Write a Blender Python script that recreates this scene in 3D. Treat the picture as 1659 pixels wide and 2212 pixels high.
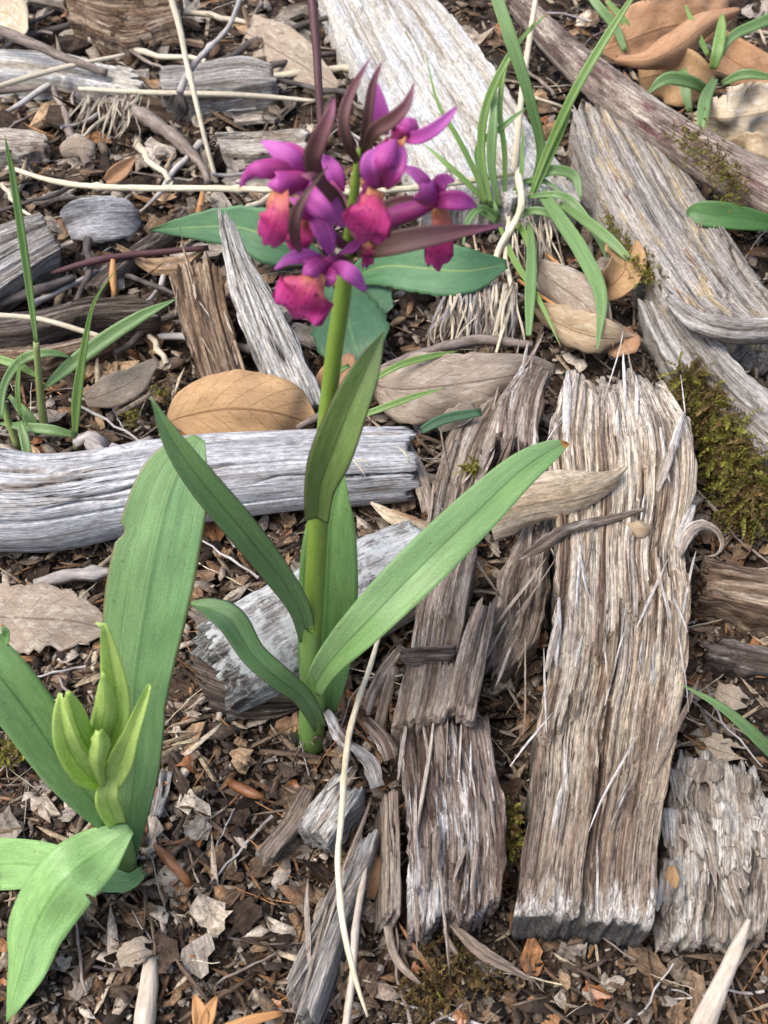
import bpy, math, random
import numpy as np

# ------------------------------------------------------------------ scene, camera, sky, sun, exposure
for o in list(bpy.data.objects):
    bpy.data.objects.remove(o, do_unlink=True)
scene = bpy.context.scene
col = scene.collection
S = 0.01                       # everything below is written in centimetres, built in metres
CAM_H, PITCH, VFOV = 28.5, math.radians(48), math.radians(48)
cam_d = bpy.data.cameras.new('camera')
cam = bpy.data.objects.new('camera', cam_d)
col.objects.link(cam)
cam.location = (0, 0, CAM_H * S)
cam.rotation_euler = (math.pi / 2 - PITCH, 0, 0)
cam_d.sensor_fit = 'VERTICAL'
cam_d.sensor_height = 36
cam_d.lens = 18 / math.tan(VFOV / 2)
cam_d.clip_start = 0.01
cam_d.clip_end = 100
cam_d.dof.use_dof = True
cam_d.dof.focus_distance = 0.335
cam_d.dof.aperture_fstop = 38
scene.camera = cam

SUN_EL, SUN_AZ = math.radians(60), math.radians(-115)     # azimuth from +Y towards +X
world = bpy.data.worlds.new('World')
scene.world = world
world.use_nodes = True
wn = world.node_tree
bg = wn.nodes['Background']
sky = wn.nodes.new('ShaderNodeTexSky')
sky.sky_type = 'NISHITA'
sky.sun_disc = False
sky.sun_elevation = SUN_EL
sky.sun_rotation = SUN_AZ
sky.air_density = 0.65
sky.dust_density = 3.5
sky.ozone_density = 0.4
wn.links.new(sky.outputs[0], bg.inputs[0])
bg.inputs[1].default_value = 0.15
sun_d = bpy.data.lights.new('sun', 'SUN')
sun_d.energy = 1.3
sun_d.angle = math.radians(35)
sun_d.color = (1.0, 0.97, 0.93)
sun = bpy.data.objects.new('sun', sun_d)
col.objects.link(sun)
sun.location = (0, 0, 3)
sun.rotation_euler = (math.pi / 2 - SUN_EL, 0, math.pi - SUN_AZ)
scene.view_settings.view_transform = 'Standard'
scene.view_settings.look = 'None'
scene.view_settings.gamma = 1
scene.view_settings.exposure = 1.3

rng = np.random.default_rng(7)
random.seed(7)

# ------------------------------------------------------------------ helpers: photograph point -> place in the world
FPX = 1106 / math.tan(VFOV / 2)
_f = np.array([0, math.cos(PITCH), -math.sin(PITCH)])
_u = np.array([0, math.sin(PITCH), math.cos(PITCH)])
_r = np.array([1.0, 0, 0])
CAMP = np.array([0, 0, CAM_H])
def ray(px, py):
    return _f + _r * ((px - 829.5) / FPX) + _u * ((1106 - py) / FPX)
def A(px, py, z):                 # the place at height z
    d = ray(px, py); return CAMP + d * ((z - CAM_H) / d[2])
def AY(px, py, Y):                # the place at distance Y along the ground
    d = ray(px, py); return CAMP + d * (Y / d[1])
def depth(p): return (np.asarray(p) - CAMP) @ _f
def cmpx(px, p): return px * depth(p) / FPX
def proj(p):
    q = np.asarray(p) - CAMP; w = q @ _f
    return 829.5 + FPX * (q @ _r) / w, 1106 - FPX * (q @ _u) / w

# ------------------------------------------------------------------ helpers: noise
def _h(x, y, z):
    n = (x * 374761393 + y * 668265263 + z * 1274126177) & 0x7fffffff
    n = ((n ^ (n >> 13)) * 1274126177) & 0x7fffffff
    n = (n ^ (n >> 16)) & 0xffffff
    return n / float(0xffffff) * 2 - 1
def vn(x, y, z=0.0):
    x, y, z = np.broadcast_arrays(np.asarray(x, float), np.asarray(y, float), np.asarray(z, float))
    xi, yi, zi = np.floor(x).astype(np.int64), np.floor(y).astype(np.int64), np.floor(z).astype(np.int64)
    fx, fy, fz = x - xi, y - yi, z - zi
    fx, fy, fz = [f * f * (3 - 2 * f) for f in (fx, fy, fz)]
    r = 0
    for dx in (0, 1):
        wx = fx if dx else 1 - fx
        for dy in (0, 1):
            wy = fy if dy else 1 - fy
            for dz in (0, 1):
                wz = fz if dz else 1 - fz
                r = r + wx * wy * wz * _h(xi + dx, yi + dy, zi + dz)
    return r
def step_noise(b, cell, seed):    # piecewise constant bundles with finer ones inside, 0..1
    i = np.floor(b / cell).astype(np.int64)
    j = np.floor(b / (cell * 0.27) + 31).astype(np.int64)
    a = _h(i, i * 0 + int(seed), i * 0 + 11); c = _h(j, j * 0 + int(seed), j * 0 + 5)
    return np.clip(0.5 + 0.42 * a + 0.22 * c + 0.22 * vn(b / cell / 3, seed + 0.5), 0, 1)

def catmull(P, n=160):
    P = np.asarray(P, float)
    if len(P) == 2: return np.linspace(P[0], P[1], n)
    Q = np.vstack([2 * P[0] - P[1], P, 2 * P[-1] - P[-2]])
    k = len(P) - 1
    t = np.linspace(0, k, n); i = np.minimum(t.astype(int), k - 1); u = (t - i)[:, None]
    p0, p1, p2, p3 = Q[i], Q[i + 1], Q[i + 2], Q[i + 3]
    return 0.5 * (2 * p1 + (p2 - p0) * u + (2 * p0 - 5 * p1 + 4 * p2 - p3) * u ** 2 + (3 * p1 - p0 - 3 * p2 + p3) * u ** 3)
def arc(P):
    d = np.linalg.norm(np.diff(P[:, :3], axis=0), axis=1)
    s = np.concatenate([[0], np.cumsum(d)]); return s / max(s[-1], 1e-9), s[-1]
def interp(tq, t, V):
    return np.stack([np.interp(tq, t, V[:, k]) for k in range(V.shape[1])], axis=-1)
def unit(v): return v / np.maximum(np.linalg.norm(v, axis=-1, keepdims=True), 1e-9)

# ------------------------------------------------------------------ helpers: objects
WLOC = {}
def tag(o, label=None, cat=None, group=None, kind=None):
    if label: o['label'] = label
    if cat: o['category'] = cat
    if group: o['group'] = group
    if kind: o['kind'] = kind
    return o
def empty(name, p, label=None, cat=None, group=None):
    o = bpy.data.objects.new(name, None); col.objects.link(o)
    o.empty_display_size = 0.01
    o.location = tuple(np.asarray(p) * S); WLOC[o.name] = np.asarray(p, float)
    return tag(o, label, cat, group)
def mesh_data(name, V, F, mat, gc=None, colr=None, smooth=True):
    m = bpy.data.meshes.new(name)
    V = np.asarray(V, float) * S
    if isinstance(F, np.ndarray):
        n, k = F.shape
        m.vertices.add(len(V)); m.vertices.foreach_set('co', V.ravel())
        m.loops.add(n * k); m.loops.foreach_set('vertex_index', F.ravel().astype(np.int32))
        m.polygons.add(n); m.polygons.foreach_set('loop_start', np.arange(0, n * k, k, dtype=np.int32))
        m.update(calc_edges=True)
    else:
        m.from_pydata(V.tolist(), [], [list(map(int, f)) for f in F])
    if smooth:
        m.polygons.foreach_set('use_smooth', np.ones(len(m.polygons), dtype=bool))
    if gc is not None:
        a = m.attributes.new('gc', 'FLOAT_VECTOR', 'POINT')
        a.data.foreach_set('vector', np.asarray(gc, np.float32).ravel())
    if colr is not None:
        a = m.attributes.new('col', 'FLOAT_COLOR', 'POINT')
        c = np.ones((len(V), 4), np.float32); c[:, :3] = colr
        a.data.foreach_set('color', c.ravel())
    if mat is not None: m.materials.append(mat)
    return m
def put(name, V, F, mat, parent=None, gc=None, smooth=True, base=None, colr=None):
    V = np.asarray(V, float)
    if parent is not None:
        off = WLOC[parent.name]
    else:
        off = np.array([*V[:, :2].mean(0), V[:, 2].min()]) if base is None else np.asarray(base, float)
    m = mesh_data(name, V - off, F, mat, gc, colr, smooth)
    o = bpy.data.objects.new(name, m); col.objects.link(o)
    if parent is not None: o.parent = parent
    else: o.location = tuple(off * S)
    WLOC[o.name] = off
    return o
def grid_faces(n, m, off=0, flip=False):
    i = np.arange(n - 1)[:, None] * m + np.arange(m - 1)[None]
    q = np.stack([i, i + 1, i + m + 1, i + m], -1).reshape(-1, 4) + off
    return q[:, ::-1] if flip else q

OUTLINES = []                     # outlines in the picture: litter wholly behind them is not built
def inside_any(x, y):
    r = np.zeros(len(x), bool)
    for P in OUTLINES:
        c = np.zeros(len(x), bool); n = len(P)
        for i in range(n):
            (x1, y1), (x2, y2) = P[i], P[(i + 1) % n]
            if y1 == y2: continue
            c ^= ((y1 > y) != (y2 > y)) & (x < (x2 - x1) * (y - y1) / (y2 - y1) + x1)
        r |= c
    return r

# ------------------------------------------------------------------ builders
def blade(name, pts, w, mat, parent=None, roll=0, fold=0.0, bow=0.0, wave=0.0, wfreq=4, nb=7, na=None,
          thick=0.025, seed=0, endf=None, rag=0.0, holes=0.0, outline=False, lumps=0.0, ragf=14, normal=None, startf=None, notch=()):
    """leaf, petal or strip along world points; w = widths in photo pixels (converted at each point's distance)"""
    pts = [np.asarray(p, float) for p in pts]
    if np.isscalar(w): w = [w] * len(pts)
    if np.isscalar(roll): roll = [roll] * len(pts)
    C = np.array([[*p, cmpx(wi, p), ro] for p, wi, ro in zip(pts, w, roll)])
    D = catmull(C, 120); D[:, 3] = np.maximum(D[:, 3], 0.004)
    tt, length = arc(D)
    na = na or int(np.clip(length / 0.18, 8, 70))
    T = unit(np.gradient(D[:, :3], axis=0))
    view = unit(D[:, :3] - CAMP) if normal is None else -unit(np.broadcast_to(np.asarray(normal, float), T.shape).copy())
    side = unit(np.cross(T, view)); nor = unit(np.cross(side, T))
    nor = np.where(np.sum(nor * view, 1, keepdims=True) > 0, -nor, nor)
    ro = np.radians(D[:, 4])[:, None]
    s2 = side * np.cos(ro) + nor * np.sin(ro); n2 = nor * np.cos(ro) - side * np.sin(ro)
    s = np.linspace(-1, 1, nb); t = np.linspace(0, 1, na)
    e = np.ones(nb) if endf is None else np.array([endf(x) for x in s])
    b = np.zeros(nb) if startf is None else np.array([startf(x) for x in s])
    tq = b[None] + t[:, None] * (e - b)[None]
    P = interp(tq, tt, np.hstack([D[:, :4], s2, n2]))
    c, ww, sd, nn = P[..., :3], P[..., 3], unit(P[..., 4:7]), unit(P[..., 7:10])
    hw = ww / 2
    SS = np.broadcast_to(s, hw.shape)
    if rag:
        q = vn(tq * ragf, SS.round() * 7.3 + seed, seed * 1.7) * 0.6 + vn(tq * ragf * 2.7, SS.round() * 3.1 + seed, 9.1) * 0.4
        hw = hw * (1 - rag * (0.5 + 0.5 * q))
    for (nt, sg, nd, nw) in notch:
        hw = hw * (1 - nd * np.exp(-((tq - nt) / nw) ** 4) * (SS * sg > 0) * np.abs(SS))
    lift = fold * np.abs(SS) * hw - bow * (SS ** 2) * hw
    if wave: lift = lift + wave * np.abs(SS) ** 2 * (vn(tq * wfreq, np.sign(SS) * 5.3 + seed, seed * 0.77))
    if lumps: lift = lift + lumps * vn(tq * length * 1.1, SS * hw * 1.6 + seed, seed)
    V = c + sd * (SS * hw)[..., None] + nn * lift[..., None]
    top = V.reshape(-1, 3)
    th = thick * (1 - 0.75 * SS ** 4)
    bot = (V - nn * th[..., None]).reshape(-1, 3)
    N = na * nb
    ft = grid_faces(na, nb); fb = grid_faces(na, nb, N, True)
    if holes:
        cen = top[ft].mean(1)
        k = vn(cen[:, 0] * 2.1 + seed, cen[:, 1] * 2.1, cen[:, 2] * 2.1) + 0.5 * vn(cen[:, 0] * 5, cen[:, 1] * 5 + seed, 3.3) < 1.0 - holes
        ft, fb = ft[k], fb[k]
    loop = np.concatenate([np.arange(nb), np.arange(1, na) * nb + nb - 1, (na - 1) * nb + np.arange(nb - 2, -1, -1), np.arange(na - 2, 0, -1) * nb])
    l2 = np.roll(loop, -1)
    fs = np.stack([l2, loop, loop + N, l2 + N], 1)
    F = np.vstack([ft, fb, fs])
    if np.mean(np.sum(np.cross(top[ft[:, 1]] - top[ft[:, 0]], top[ft[:, 3]] - top[ft[:, 0]]) * nn.reshape(-1, 3)[ft[:, 0]], 1)) < 0:
        F = F[:, ::-1]
    if mat.name in WOODS: g = np.stack([tq * length + seed * 2.3, SS * hw + seed * 1.1, np.full_like(tq, seed * 3.17)], -1).reshape(-1, 3)
    else: g = np.stack([tq, SS, np.full_like(tq, seed * 3.17)], -1).reshape(-1, 3)
    if outline:
        ed = np.vstack([V[:, 0], V[::-1, -1]]); x, y = proj(ed); OUTLINES.append(list(zip(x[::3], y[::3])))
    return put(name, np.vstack([top, bot]), F, mat, parent, np.vstack([g, g]))

def tube(name, pts, r, mat, parent=None, nr=8, seed=0, bump=0.0, bfreq=3.0, caps=True, na=None, cut=0.0, knots=None, px=True):
    pts = [np.asarray(p, float) for p in pts]
    if np.isscalar(r): r = [r] * len(pts)
    C = np.array([[*p, cmpx(ri, p) if px else ri] for p, ri in zip(pts, r)])
    D = catmull(C, 120); D[:, 3] = np.maximum(D[:, 3], 0.003)
    tt, length = arc(D)
    na = na or int(np.clip(length / 0.25, 6, 90))
    D = interp(np.linspace(0, 1, na), tt, D)
    T = unit(np.gradient(D[:, :3], axis=0))
    ref = np.array([0.31, 0.17, 0.93]) if abs(T[:, 2]).mean() < 0.75 else np.array([0.2, 0.97, 0.1])
    sd = unit(np.cross(T, ref)); up = unit(np.cross(sd, T))
    th = np.linspace(0, 2 * np.pi, nr, endpoint=False)
    rr = np.broadcast_to(D[:, 3:4], (na, nr)).copy()
    a = np.linspace(0, length, na)[:, None]
    if bump: rr *= 1 + bump * vn(a * bfreq + seed, np.cos(th)[None] * 1.3 + seed, np.sin(th)[None] * 1.3)
    if knots:
        for kp in knots: rr *= 1 + 0.55 * np.exp(-((a - kp * length) / 0.12) ** 2)
    V = D[:, None, :3] + rr[..., None] * (np.cos(th)[None, :, None] * sd[:, None] + np.sin(th)[None, :, None] * up[:, None])
    if cut: V[-1] += T[-1] * (cut * np.cos(th))[:, None]; V[-2] += T[-2] * (cut * 0.6 * np.cos(th))[:, None]
    i = np.arange(na - 1)[:, None] * nr + np.arange(nr)[None]; j = np.arange(na - 1)[:, None] * nr + (np.arange(nr) + 1)[None] % nr
    F = np.stack([i, j, j + nr, i + nr], -1).reshape(-1, 4).tolist()
    V = V.reshape(-1, 3); g = np.stack([np.broadcast_to(a, (na, nr)), rr * th[None], np.full((na, nr), seed * 3.1)], -1).reshape(-1, 3)
    if caps:
        n = len(V)
        V = np.vstack([V, D[0, :3], D[-1, :3]]); g = np.vstack([g, [0, 0, seed], [length, 0, seed]])
        for k in range(nr):
            F.append([n, (k + 1) % nr, k]); F.append([n + 1, (na - 1) * nr + k, (na - 1) * nr + (k + 1) % nr])
    return put(name, V, F, mat, parent, g)

def crackset(n, width, seed, lo=0.05, hi=0.95):
    r = np.random.default_rng(seed + 100)
    return [(r.uniform(0, width), r.uniform(lo, hi), r.uniform(0.08, 0.35), r.uniform(0.5, 1.0), r.uniform(0.015, 0.035)) for _ in range(n)]

def slab(name, L, R, mat, parent=None, zb=None, thick=None, seed=1, rag=(0.6, 0.6), cell=0.45, groove=0.05, bow=0.0,
         layers=(), cracks=8, edge=0.12, und=0.08, resa=0.14, resb=0.042, cdepth=0.25, outline=True, endz=0.0, fine=1.0, plate=0.10, pw=0.55, pl=5.0):
    """piece of wood or bark: top face ruled between two edge lines, fibres along it, broken ends, real sides"""
    PL = np.array([p if len(p) == 3 and isinstance(p, np.ndarray) else A(*p) for p in L]); PR = np.array([p if isinstance(p, np.ndarray) else A(*p) for p in R])
    PL, PR = catmull(PL, 140), catmull(PR, 140)
    mid = (PL + PR) / 2; _, length = arc(mid); tl = np.linspace(0, 1, 140)
    width = np.linalg.norm(PR - PL, axis=1).mean()
    na = int(np.clip(length / resa, 10, 190)); nb = int(np.clip(width / resb, 8, 190))
    s = np.linspace(0, 1, nb); t = np.linspace(0, 1, na)
    b = s * width
    c0 = rag[0] / length * step_noise(b, cell, seed); c1 = 1 - rag[1] / length * step_noise(b, cell, seed + 17)
    tq = c0[None] + t[:, None] * (c1 - c0)[None]
    a = tq * length
    eL = edge * (0.5 + 0.5 * (0.6 * vn(a * 0.9, seed + 0.3) + 0.4 * vn(a * 3.1, seed + 4.3))) / width
    eR = edge * (0.5 + 0.5 * (0.6 * vn(a * 0.9, seed + 7.3) + 0.4 * vn(a * 3.1, seed + 9.3))) / width
    sq = eL + (1 - eL - eR) * s[None]
    bb = sq * width
    P = interp(tq, tl, PL) * (1 - sq[..., None]) + interp(tq, tl, PR) * sq[..., None]
    N = np.cross(PR[70] - PL[70], mid[-1] - mid[0]); N = N / np.linalg.norm(N)
    if N[2] < 0: N = -N
    h = bow * 4 * sq * (1 - sq)
    wv = bb + 0.05 * vn(a * 0.6, bb * 0.8, seed + 6)
    fib = vn(a * 0.10, wv * 3.6, seed) * 0.5 + vn(a * 0.16, wv * 8.5, seed + 3) * 0.5 + vn(a * 0.3, wv * 17, seed + 5) * 0.4 * fine
    h = h + groove * fib + und * vn(a * 0.35, bb * 0.9, seed + 8) + groove * 0.15 * vn(a * 2.3, bb * 5, seed + 2)
    # long plates that have split away at different depths, with jagged ends
    for lev, (w_, l_, am) in enumerate(((pw, pl, plate), (pw * 0.4, pl * 0.5, plate * 0.22))):
        q = bb / w_ + 0.12 * vn(a * 0.2, bb * 0.6, seed + 40 + lev)
        i = np.floor(q).astype(np.int64)
        jag = (step_noise(bb, w_ * 0.3, seed + 60 + lev) - 0.5) * 0.9
        k = np.floor((a + jag) / l_ + _h(i, i * 0 + seed, i * 0 + 3 + lev)).astype(np.int64)
        h = h + am * _h(i, k, i * 0 + seed * 5 + lev)
    for (tf, dep, sgn, rl, b0, b1) in layers:
        T = tf + rl / length * (step_noise(bb[0], cell * 0.7, seed + int(tf * 100)) - 0.5) * 2
        m = ((tq - T[None]) * sgn > 0) & (sq > b0) & (sq < b1)
        h = h - dep * m
    for (cb, ct, cl, cd, cw) in crackset(cracks, width, seed):
        cen = cb + 0.12 * vn(a * 0.5, cb * 9 + seed)
        win = np.clip(1 - np.abs(tq - ct) / cl, 0, 1) ** 0.5
        h = h - cdepth * cd * win * np.exp(-((bb - cen) / (cw * (0.5 + win))) ** 2)
    ex = np.minimum(sq, 1 - sq) * width
    h = h - 0.12 * np.exp(-ex / 0.07)
    et = np.minimum(tq - c0[None], c1[None] - tq) * length
    h = h - endz * np.exp(-et / 0.4)
    V = P + N * h[..., None]
    gct = np.stack([a, bb, h + seed * 3.7], -1)
    idx = np.arange(na * nb).reshape(na, nb)
    F = [grid_faces(na, nb)]
    loop = np.concatenate([idx[0, :], idx[1:, -1], idx[-1, -2::-1], idx[-2:0:-1, 0]])
    topv = V.reshape(-1, 3); gt = gct.reshape(-1, 3)
    rim = topv[loop]; rg = gt[loop]; m = len(loop)
    ctr = rim.mean(0)
    rows = [rim]; allV = [topv]; allG = [gt]
    if zb is not None: dist = np.maximum((rim[:, 2] - zb), 0.05) / max(N[2], 0.3)
    else: dist = np.full(m, thick if thick else 0.3)
    K = 5
    cumi = np.arange(m) * 0.12
    for k in range(1, K + 1):
        f = k / K
        out = unit(rim - ctr); out[:, 2] = 0
        wob = 0.10 * np.minimum(1, dist) * vn(rg[:, 0] * 3 + rg[:, 1] * 4, f * 4.0, seed + 21) + 0.05 * np.minimum(1, dist) * vn(rg[:, 0] * 9 + rg[:, 1] * 11, f * 9.0, seed + 22)
        p = rim - N * (dist * f)[:, None] + out * (wob - 0.10 * f * np.minimum(1, dist))[:, None]
        allV.append(p); g2 = rg.copy(); g2[:, 2] -= dist * f; allG.append(g2)
    base0 = na * nb
    prev = loop
    for k in range(K):
        cur = base0 + k * m + np.arange(m)
        F.append(np.stack([np.roll(prev, -1), prev, cur, np.roll(cur, -1)], 1))
        prev = cur
    V2 = np.vstack(allV); G2 = np.vstack(allG)
    F = np.vstack(F)
    n0 = topv.reshape(na, nb, 3)
    nz = np.cross(n0[1, nb // 2] - n0[0, nb // 2], n0[0, nb // 2 + 1] - n0[0, nb // 2])
    if nz @ N > 0: F = F[:, ::-1]
    # underside: strips across the rim
    half = m // 2
    i = np.arange(half - 1)
    bq = np.stack([prev[i], prev[i + 1], prev[m - 2 - i], prev[m - 1 - i]], 1)
    F = np.vstack([F, bq])
    if outline:
        x, y = proj(rim); k = max(1, m // 80); OUTLINES.append(list(zip(x[::k], y[::k])))
    o = put(name, V2, F, mat, parent, G2)
    SLABS[o.name] = (P, N, length, width)
    return o
SLABS = {}
WOODS = set()

def log(name, pts, mat, parent=None, seed=1, nr=150, groove=0.03, cracks=20, cdepth=0.2, rag=(0.3, 0.3), und=0.06, ring=0.0, outline=True, flat=1.0, resa=0.13, endmat=None, major=0, knots=()):
    """pts: (px, py, z_axis, radius_px)"""
    C = []
    for p in pts:
        c = A(p[0], p[1], p[2]); C.append([*c, cmpx(p[3], c)])
    D = catmull(np.array(C), 140); tt, length = arc(D)
    na = int(np.clip(length / resa, 20, 220)); nr = int(np.clip(nr, 24, 260))
    T0 = unit(D[-1, :3] - D[0, :3])
    th = np.linspace(0, 2 * np.pi, nr, endpoint=False)
    rm = D[:, 3].mean()
    bcirc = th * rm
    c0 = rag[0] / length * step_noise(bcirc, 0.4, seed); c1 = 1 - rag[1] / length * step_noise(bcirc, 0.4, seed + 13)
    t = np.linspace(0, 1, na); tq = c0[None] + t[:, None] * (c1 - c0)[None]
    a = tq * length
    T = unit(np.gradient(D[:, :3], axis=0)); sd = unit(np.cross(T, [0, 0, 1.0])); up = unit(np.cross(sd, T))
    Q = interp(tq, tt, np.hstack([D, sd, up]))
    cx, cy = np.cos(th)[None] * rm, np.sin(th)[None] * rm
    h = groove * (vn(a * 0.2, cx * 5 + seed, cy * 5) * 0.6 + vn(a * 0.35, cx * 11, cy * 11 + seed) * 0.5 + vn(a * 0.8, cx * 20 + seed, cy * 20) * 0.25)
    h = h + und * vn(a * 0.3, cx * 1.1 + seed, cy * 1.1)
    if ring: h = h + ring * vn(a * 3.0, cx * 1.5 + seed, cy * 1.5) + ring * 0.6 * vn(a * 6, cx * 4, cy * 4)
    r2 = np.random.default_rng(seed + 55)
    for _ in range(cracks):
        t0, ct, cl, cd, cw = r2.uniform(0, 2 * np.pi), r2.uniform(0, 1), r2.uniform(0.06, 0.3), r2.uniform(0.4, 1), r2.uniform(0.028, 0.05)
        win = np.clip(1 - np.abs(tq - ct) / cl, 0, 1) ** 0.5
        dth = (th[None] - t0 - 0.1 * vn(a * 0.6, t0 * 9) + np.pi) % (2 * np.pi) - np.pi
        h = h - cdepth * cd * win * np.exp(-((dth * rm) / (cw * (0.4 + win))) ** 2)
    for m_ in range(major):
        t0, ct, cl = 0.35 + 2.4 * (m_ + 0.5) / max(major, 1) + r2.uniform(-0.12, 0.12), r2.uniform(0.1, 0.9), r2.uniform(0.1, 0.3)
        win = np.clip(1 - np.abs(tq - ct) / cl, 0, 1) ** 0.6
        dth = (th[None] - t0 - 0.12 * vn(a * 0.5, t0 * 9) - 0.02 * vn(a * 3, t0 * 5) + np.pi) % (2 * np.pi) - np.pi
        h = h - 0.34 * win * np.exp(-((dth * rm) / (0.015 + 0.035 * win)) ** 2)
    for (kt, kth, kr) in knots:
        d2 = ((tq - kt) * length) ** 2 + (((th[None] - kth + np.pi) % (2 * np.pi) - np.pi) * rm * 2.2) ** 2
        h = h + 0.10 * np.exp(-d2 / (kr * 1.6) ** 2) - 0.45 * np.exp(-d2 / (kr * 0.5) ** 2)
    rr = Q[..., 3] + h
    V = Q[..., :3] + rr[..., None] * (np.cos(th)[None, :, None] * unit(Q[..., 4:7]) + flat * np.sin(th)[None, :, None] * unit(Q[..., 7:10]))
    # end caps: three inner rings
    i = np.arange(na - 1)[:, None] * nr + np.arange(nr)[None]; j = np.arange(na - 1)[:, None] * nr + ((np.arange(nr) + 1) % nr)[None]
    F = [np.stack([i, j, j + nr, i + nr], -1).reshape(-1, 4)]
    g = np.stack([a, np.broadcast_to(bcirc, a.shape), np.broadcast_to(cx * 0.6, a.shape) * 0 + seed * 3.3], -1).reshape(-1, 3)
    VV = [V.reshape(-1, 3)]; GG = [g]; n = na * nr
    for e, row, sg in ((0, 0, -1), (1, na - 1, 1)):
        ringv = V[row]; ctr = ringv.mean(0); prev = row * nr + np.arange(nr)
        for k, f in enumerate((0.72, 0.45, 0.2, 0.03)):
            d = vn(np.cos(th) * f * 6 + seed, np.sin(th) * f * 6, e * 7.7) * 0.18 - 0.05
            p = ctr + (ringv - ctr) * f + T0 * sg * d[:, None] * min(1, rm)
            cur = n + np.arange(nr); n += nr
            q = np.stack([prev, np.roll(prev, -1), np.roll(cur, -1), cur], 1)
            F.append(q if sg > 0 else q[:, ::-1])
            VV.append(p); GG.append(np.stack([np.full(nr, e * length) + f * 0.3, bcirc * f * 3, np.full(nr, f * 9.0 + seed)], 1)); prev = cur
    if outline:
        w = D[:, 3:4]; x1, y1 = proj(D[:, :3] + up * w); x2, y2 = proj(D[:, :3] - up * w * 0.6)
        OUTLINES.append(list(zip(x1[::6], y1[::6])) + list(zip(x2[::-6], y2[::-6])))
    o = put(name, np.vstack(VV), np.vstack(F), mat, parent, np.vstack(GG))
    return o

# ------------------------------------------------------------------ materials (all procedural; coordinates come from each piece's own grain)
class NT:
    def __init__(self, name):
        self.m = bpy.data.materials.new(name); self.m.use_nodes = True
        self.t = self.m.node_tree; self.n = self.t.nodes; self.l = self.t.links
        self.bs = self.n['Principled BSDF']; self.out = self.n['Material Output']
    def node(self, typ, ins=(), **kw):
        x = self.n.new(typ)
        for k, v in kw.items(): setattr(x, k, v)
        for k, v in (ins.items() if isinstance(ins, dict) else enumerate(ins)):
            if v is None: continue
            if isinstance(v, bpy.types.NodeSocket): self.l.new(v, x.inputs[k])
            else: x.inputs[k].default_value = v
        return x
    def gc(self): return self.node('ShaderNodeAttribute', attribute_name='gc').outputs['Vector']
    def scale(self, v, s): return self.node('ShaderNodeVectorMath', (v, s), operation='MULTIPLY').outputs[0]
    def noise(self, v, s=(1, 1, 1), scale=1.0, detail=4.0, rough=0.6, dist=0.0):
        return self.node('ShaderNodeTexNoise', {'Vector': self.scale(v, s), 'Scale': scale, 'Detail': detail, 'Roughness': rough, 'Distortion': dist}).outputs[0]
    def ramp(self, f, stops, interp='LINEAR'):
        r = self.node('ShaderNodeValToRGB', {0: f}); r.color_ramp.interpolation = interp
        e = r.color_ramp.elements
        while len(e) > 1: e.remove(e[-1])
        for i, (p, c) in enumerate(stops):
            x = e[0] if i == 0 else e.new(p)
            x.position = p
            c = (c, c, c) if np.isscalar(c) else c
            x.color = (*c[:3], 1)
        return r.outputs[0]
    def mix(self, f, a, b, mode='MIX'):
        x = self.node('ShaderNodeMix', data_type='RGBA', blend_type=mode)
        for k, v in ((0, f), (6, a), (7, b)):
            if isinstance(v, bpy.types.NodeSocket): self.l.new(v, x.inputs[k])
            else: x.inputs[k].default_value = v if k == 0 else (*v[:3], 1)
        return x.outputs[2]
    def math(self, op, *a): return self.node('ShaderNodeMath', a, operation=op).outputs[0]
    def sep(self, v): return self.node('ShaderNodeSeparateXYZ', (v,)).outputs
    def bump(self, h, strength=0.5, dist=0.0005, nrm=None):
        return self.node('ShaderNodeBump', {'Strength': strength, 'Distance': dist, 'Height': h, 'Normal': nrm}).outputs[0]
    def set(self, color=None, rough=0.9, normal=None, spec=0.25):
        b = self.bs
        if color is not None:
            if isinstance(color, bpy.types.NodeSocket): self.l.new(color, b.inputs['Base Color'])
            else: b.inputs['Base Color'].default_value = (*color, 1)
        if isinstance(rough, bpy.types.NodeSocket): self.l.new(rough, b.inputs['Roughness'])
        else: b.inputs['Roughness'].default_value = rough
        b.inputs['Specular IOR Level'].default_value = spec
        if normal is not None: self.l.new(normal, b.inputs['Normal'])
        return self
    def translucent(self, color, f, normal=None):
        tr = self.node('ShaderNodeBsdfTranslucent', {0: color})
        mx = self.node('ShaderNodeMixShader', {0: f, 1: self.bs.outputs[0], 2: tr.outputs[0]})
        self.l.new(mx.outputs[0], self.out.inputs[0])

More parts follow.
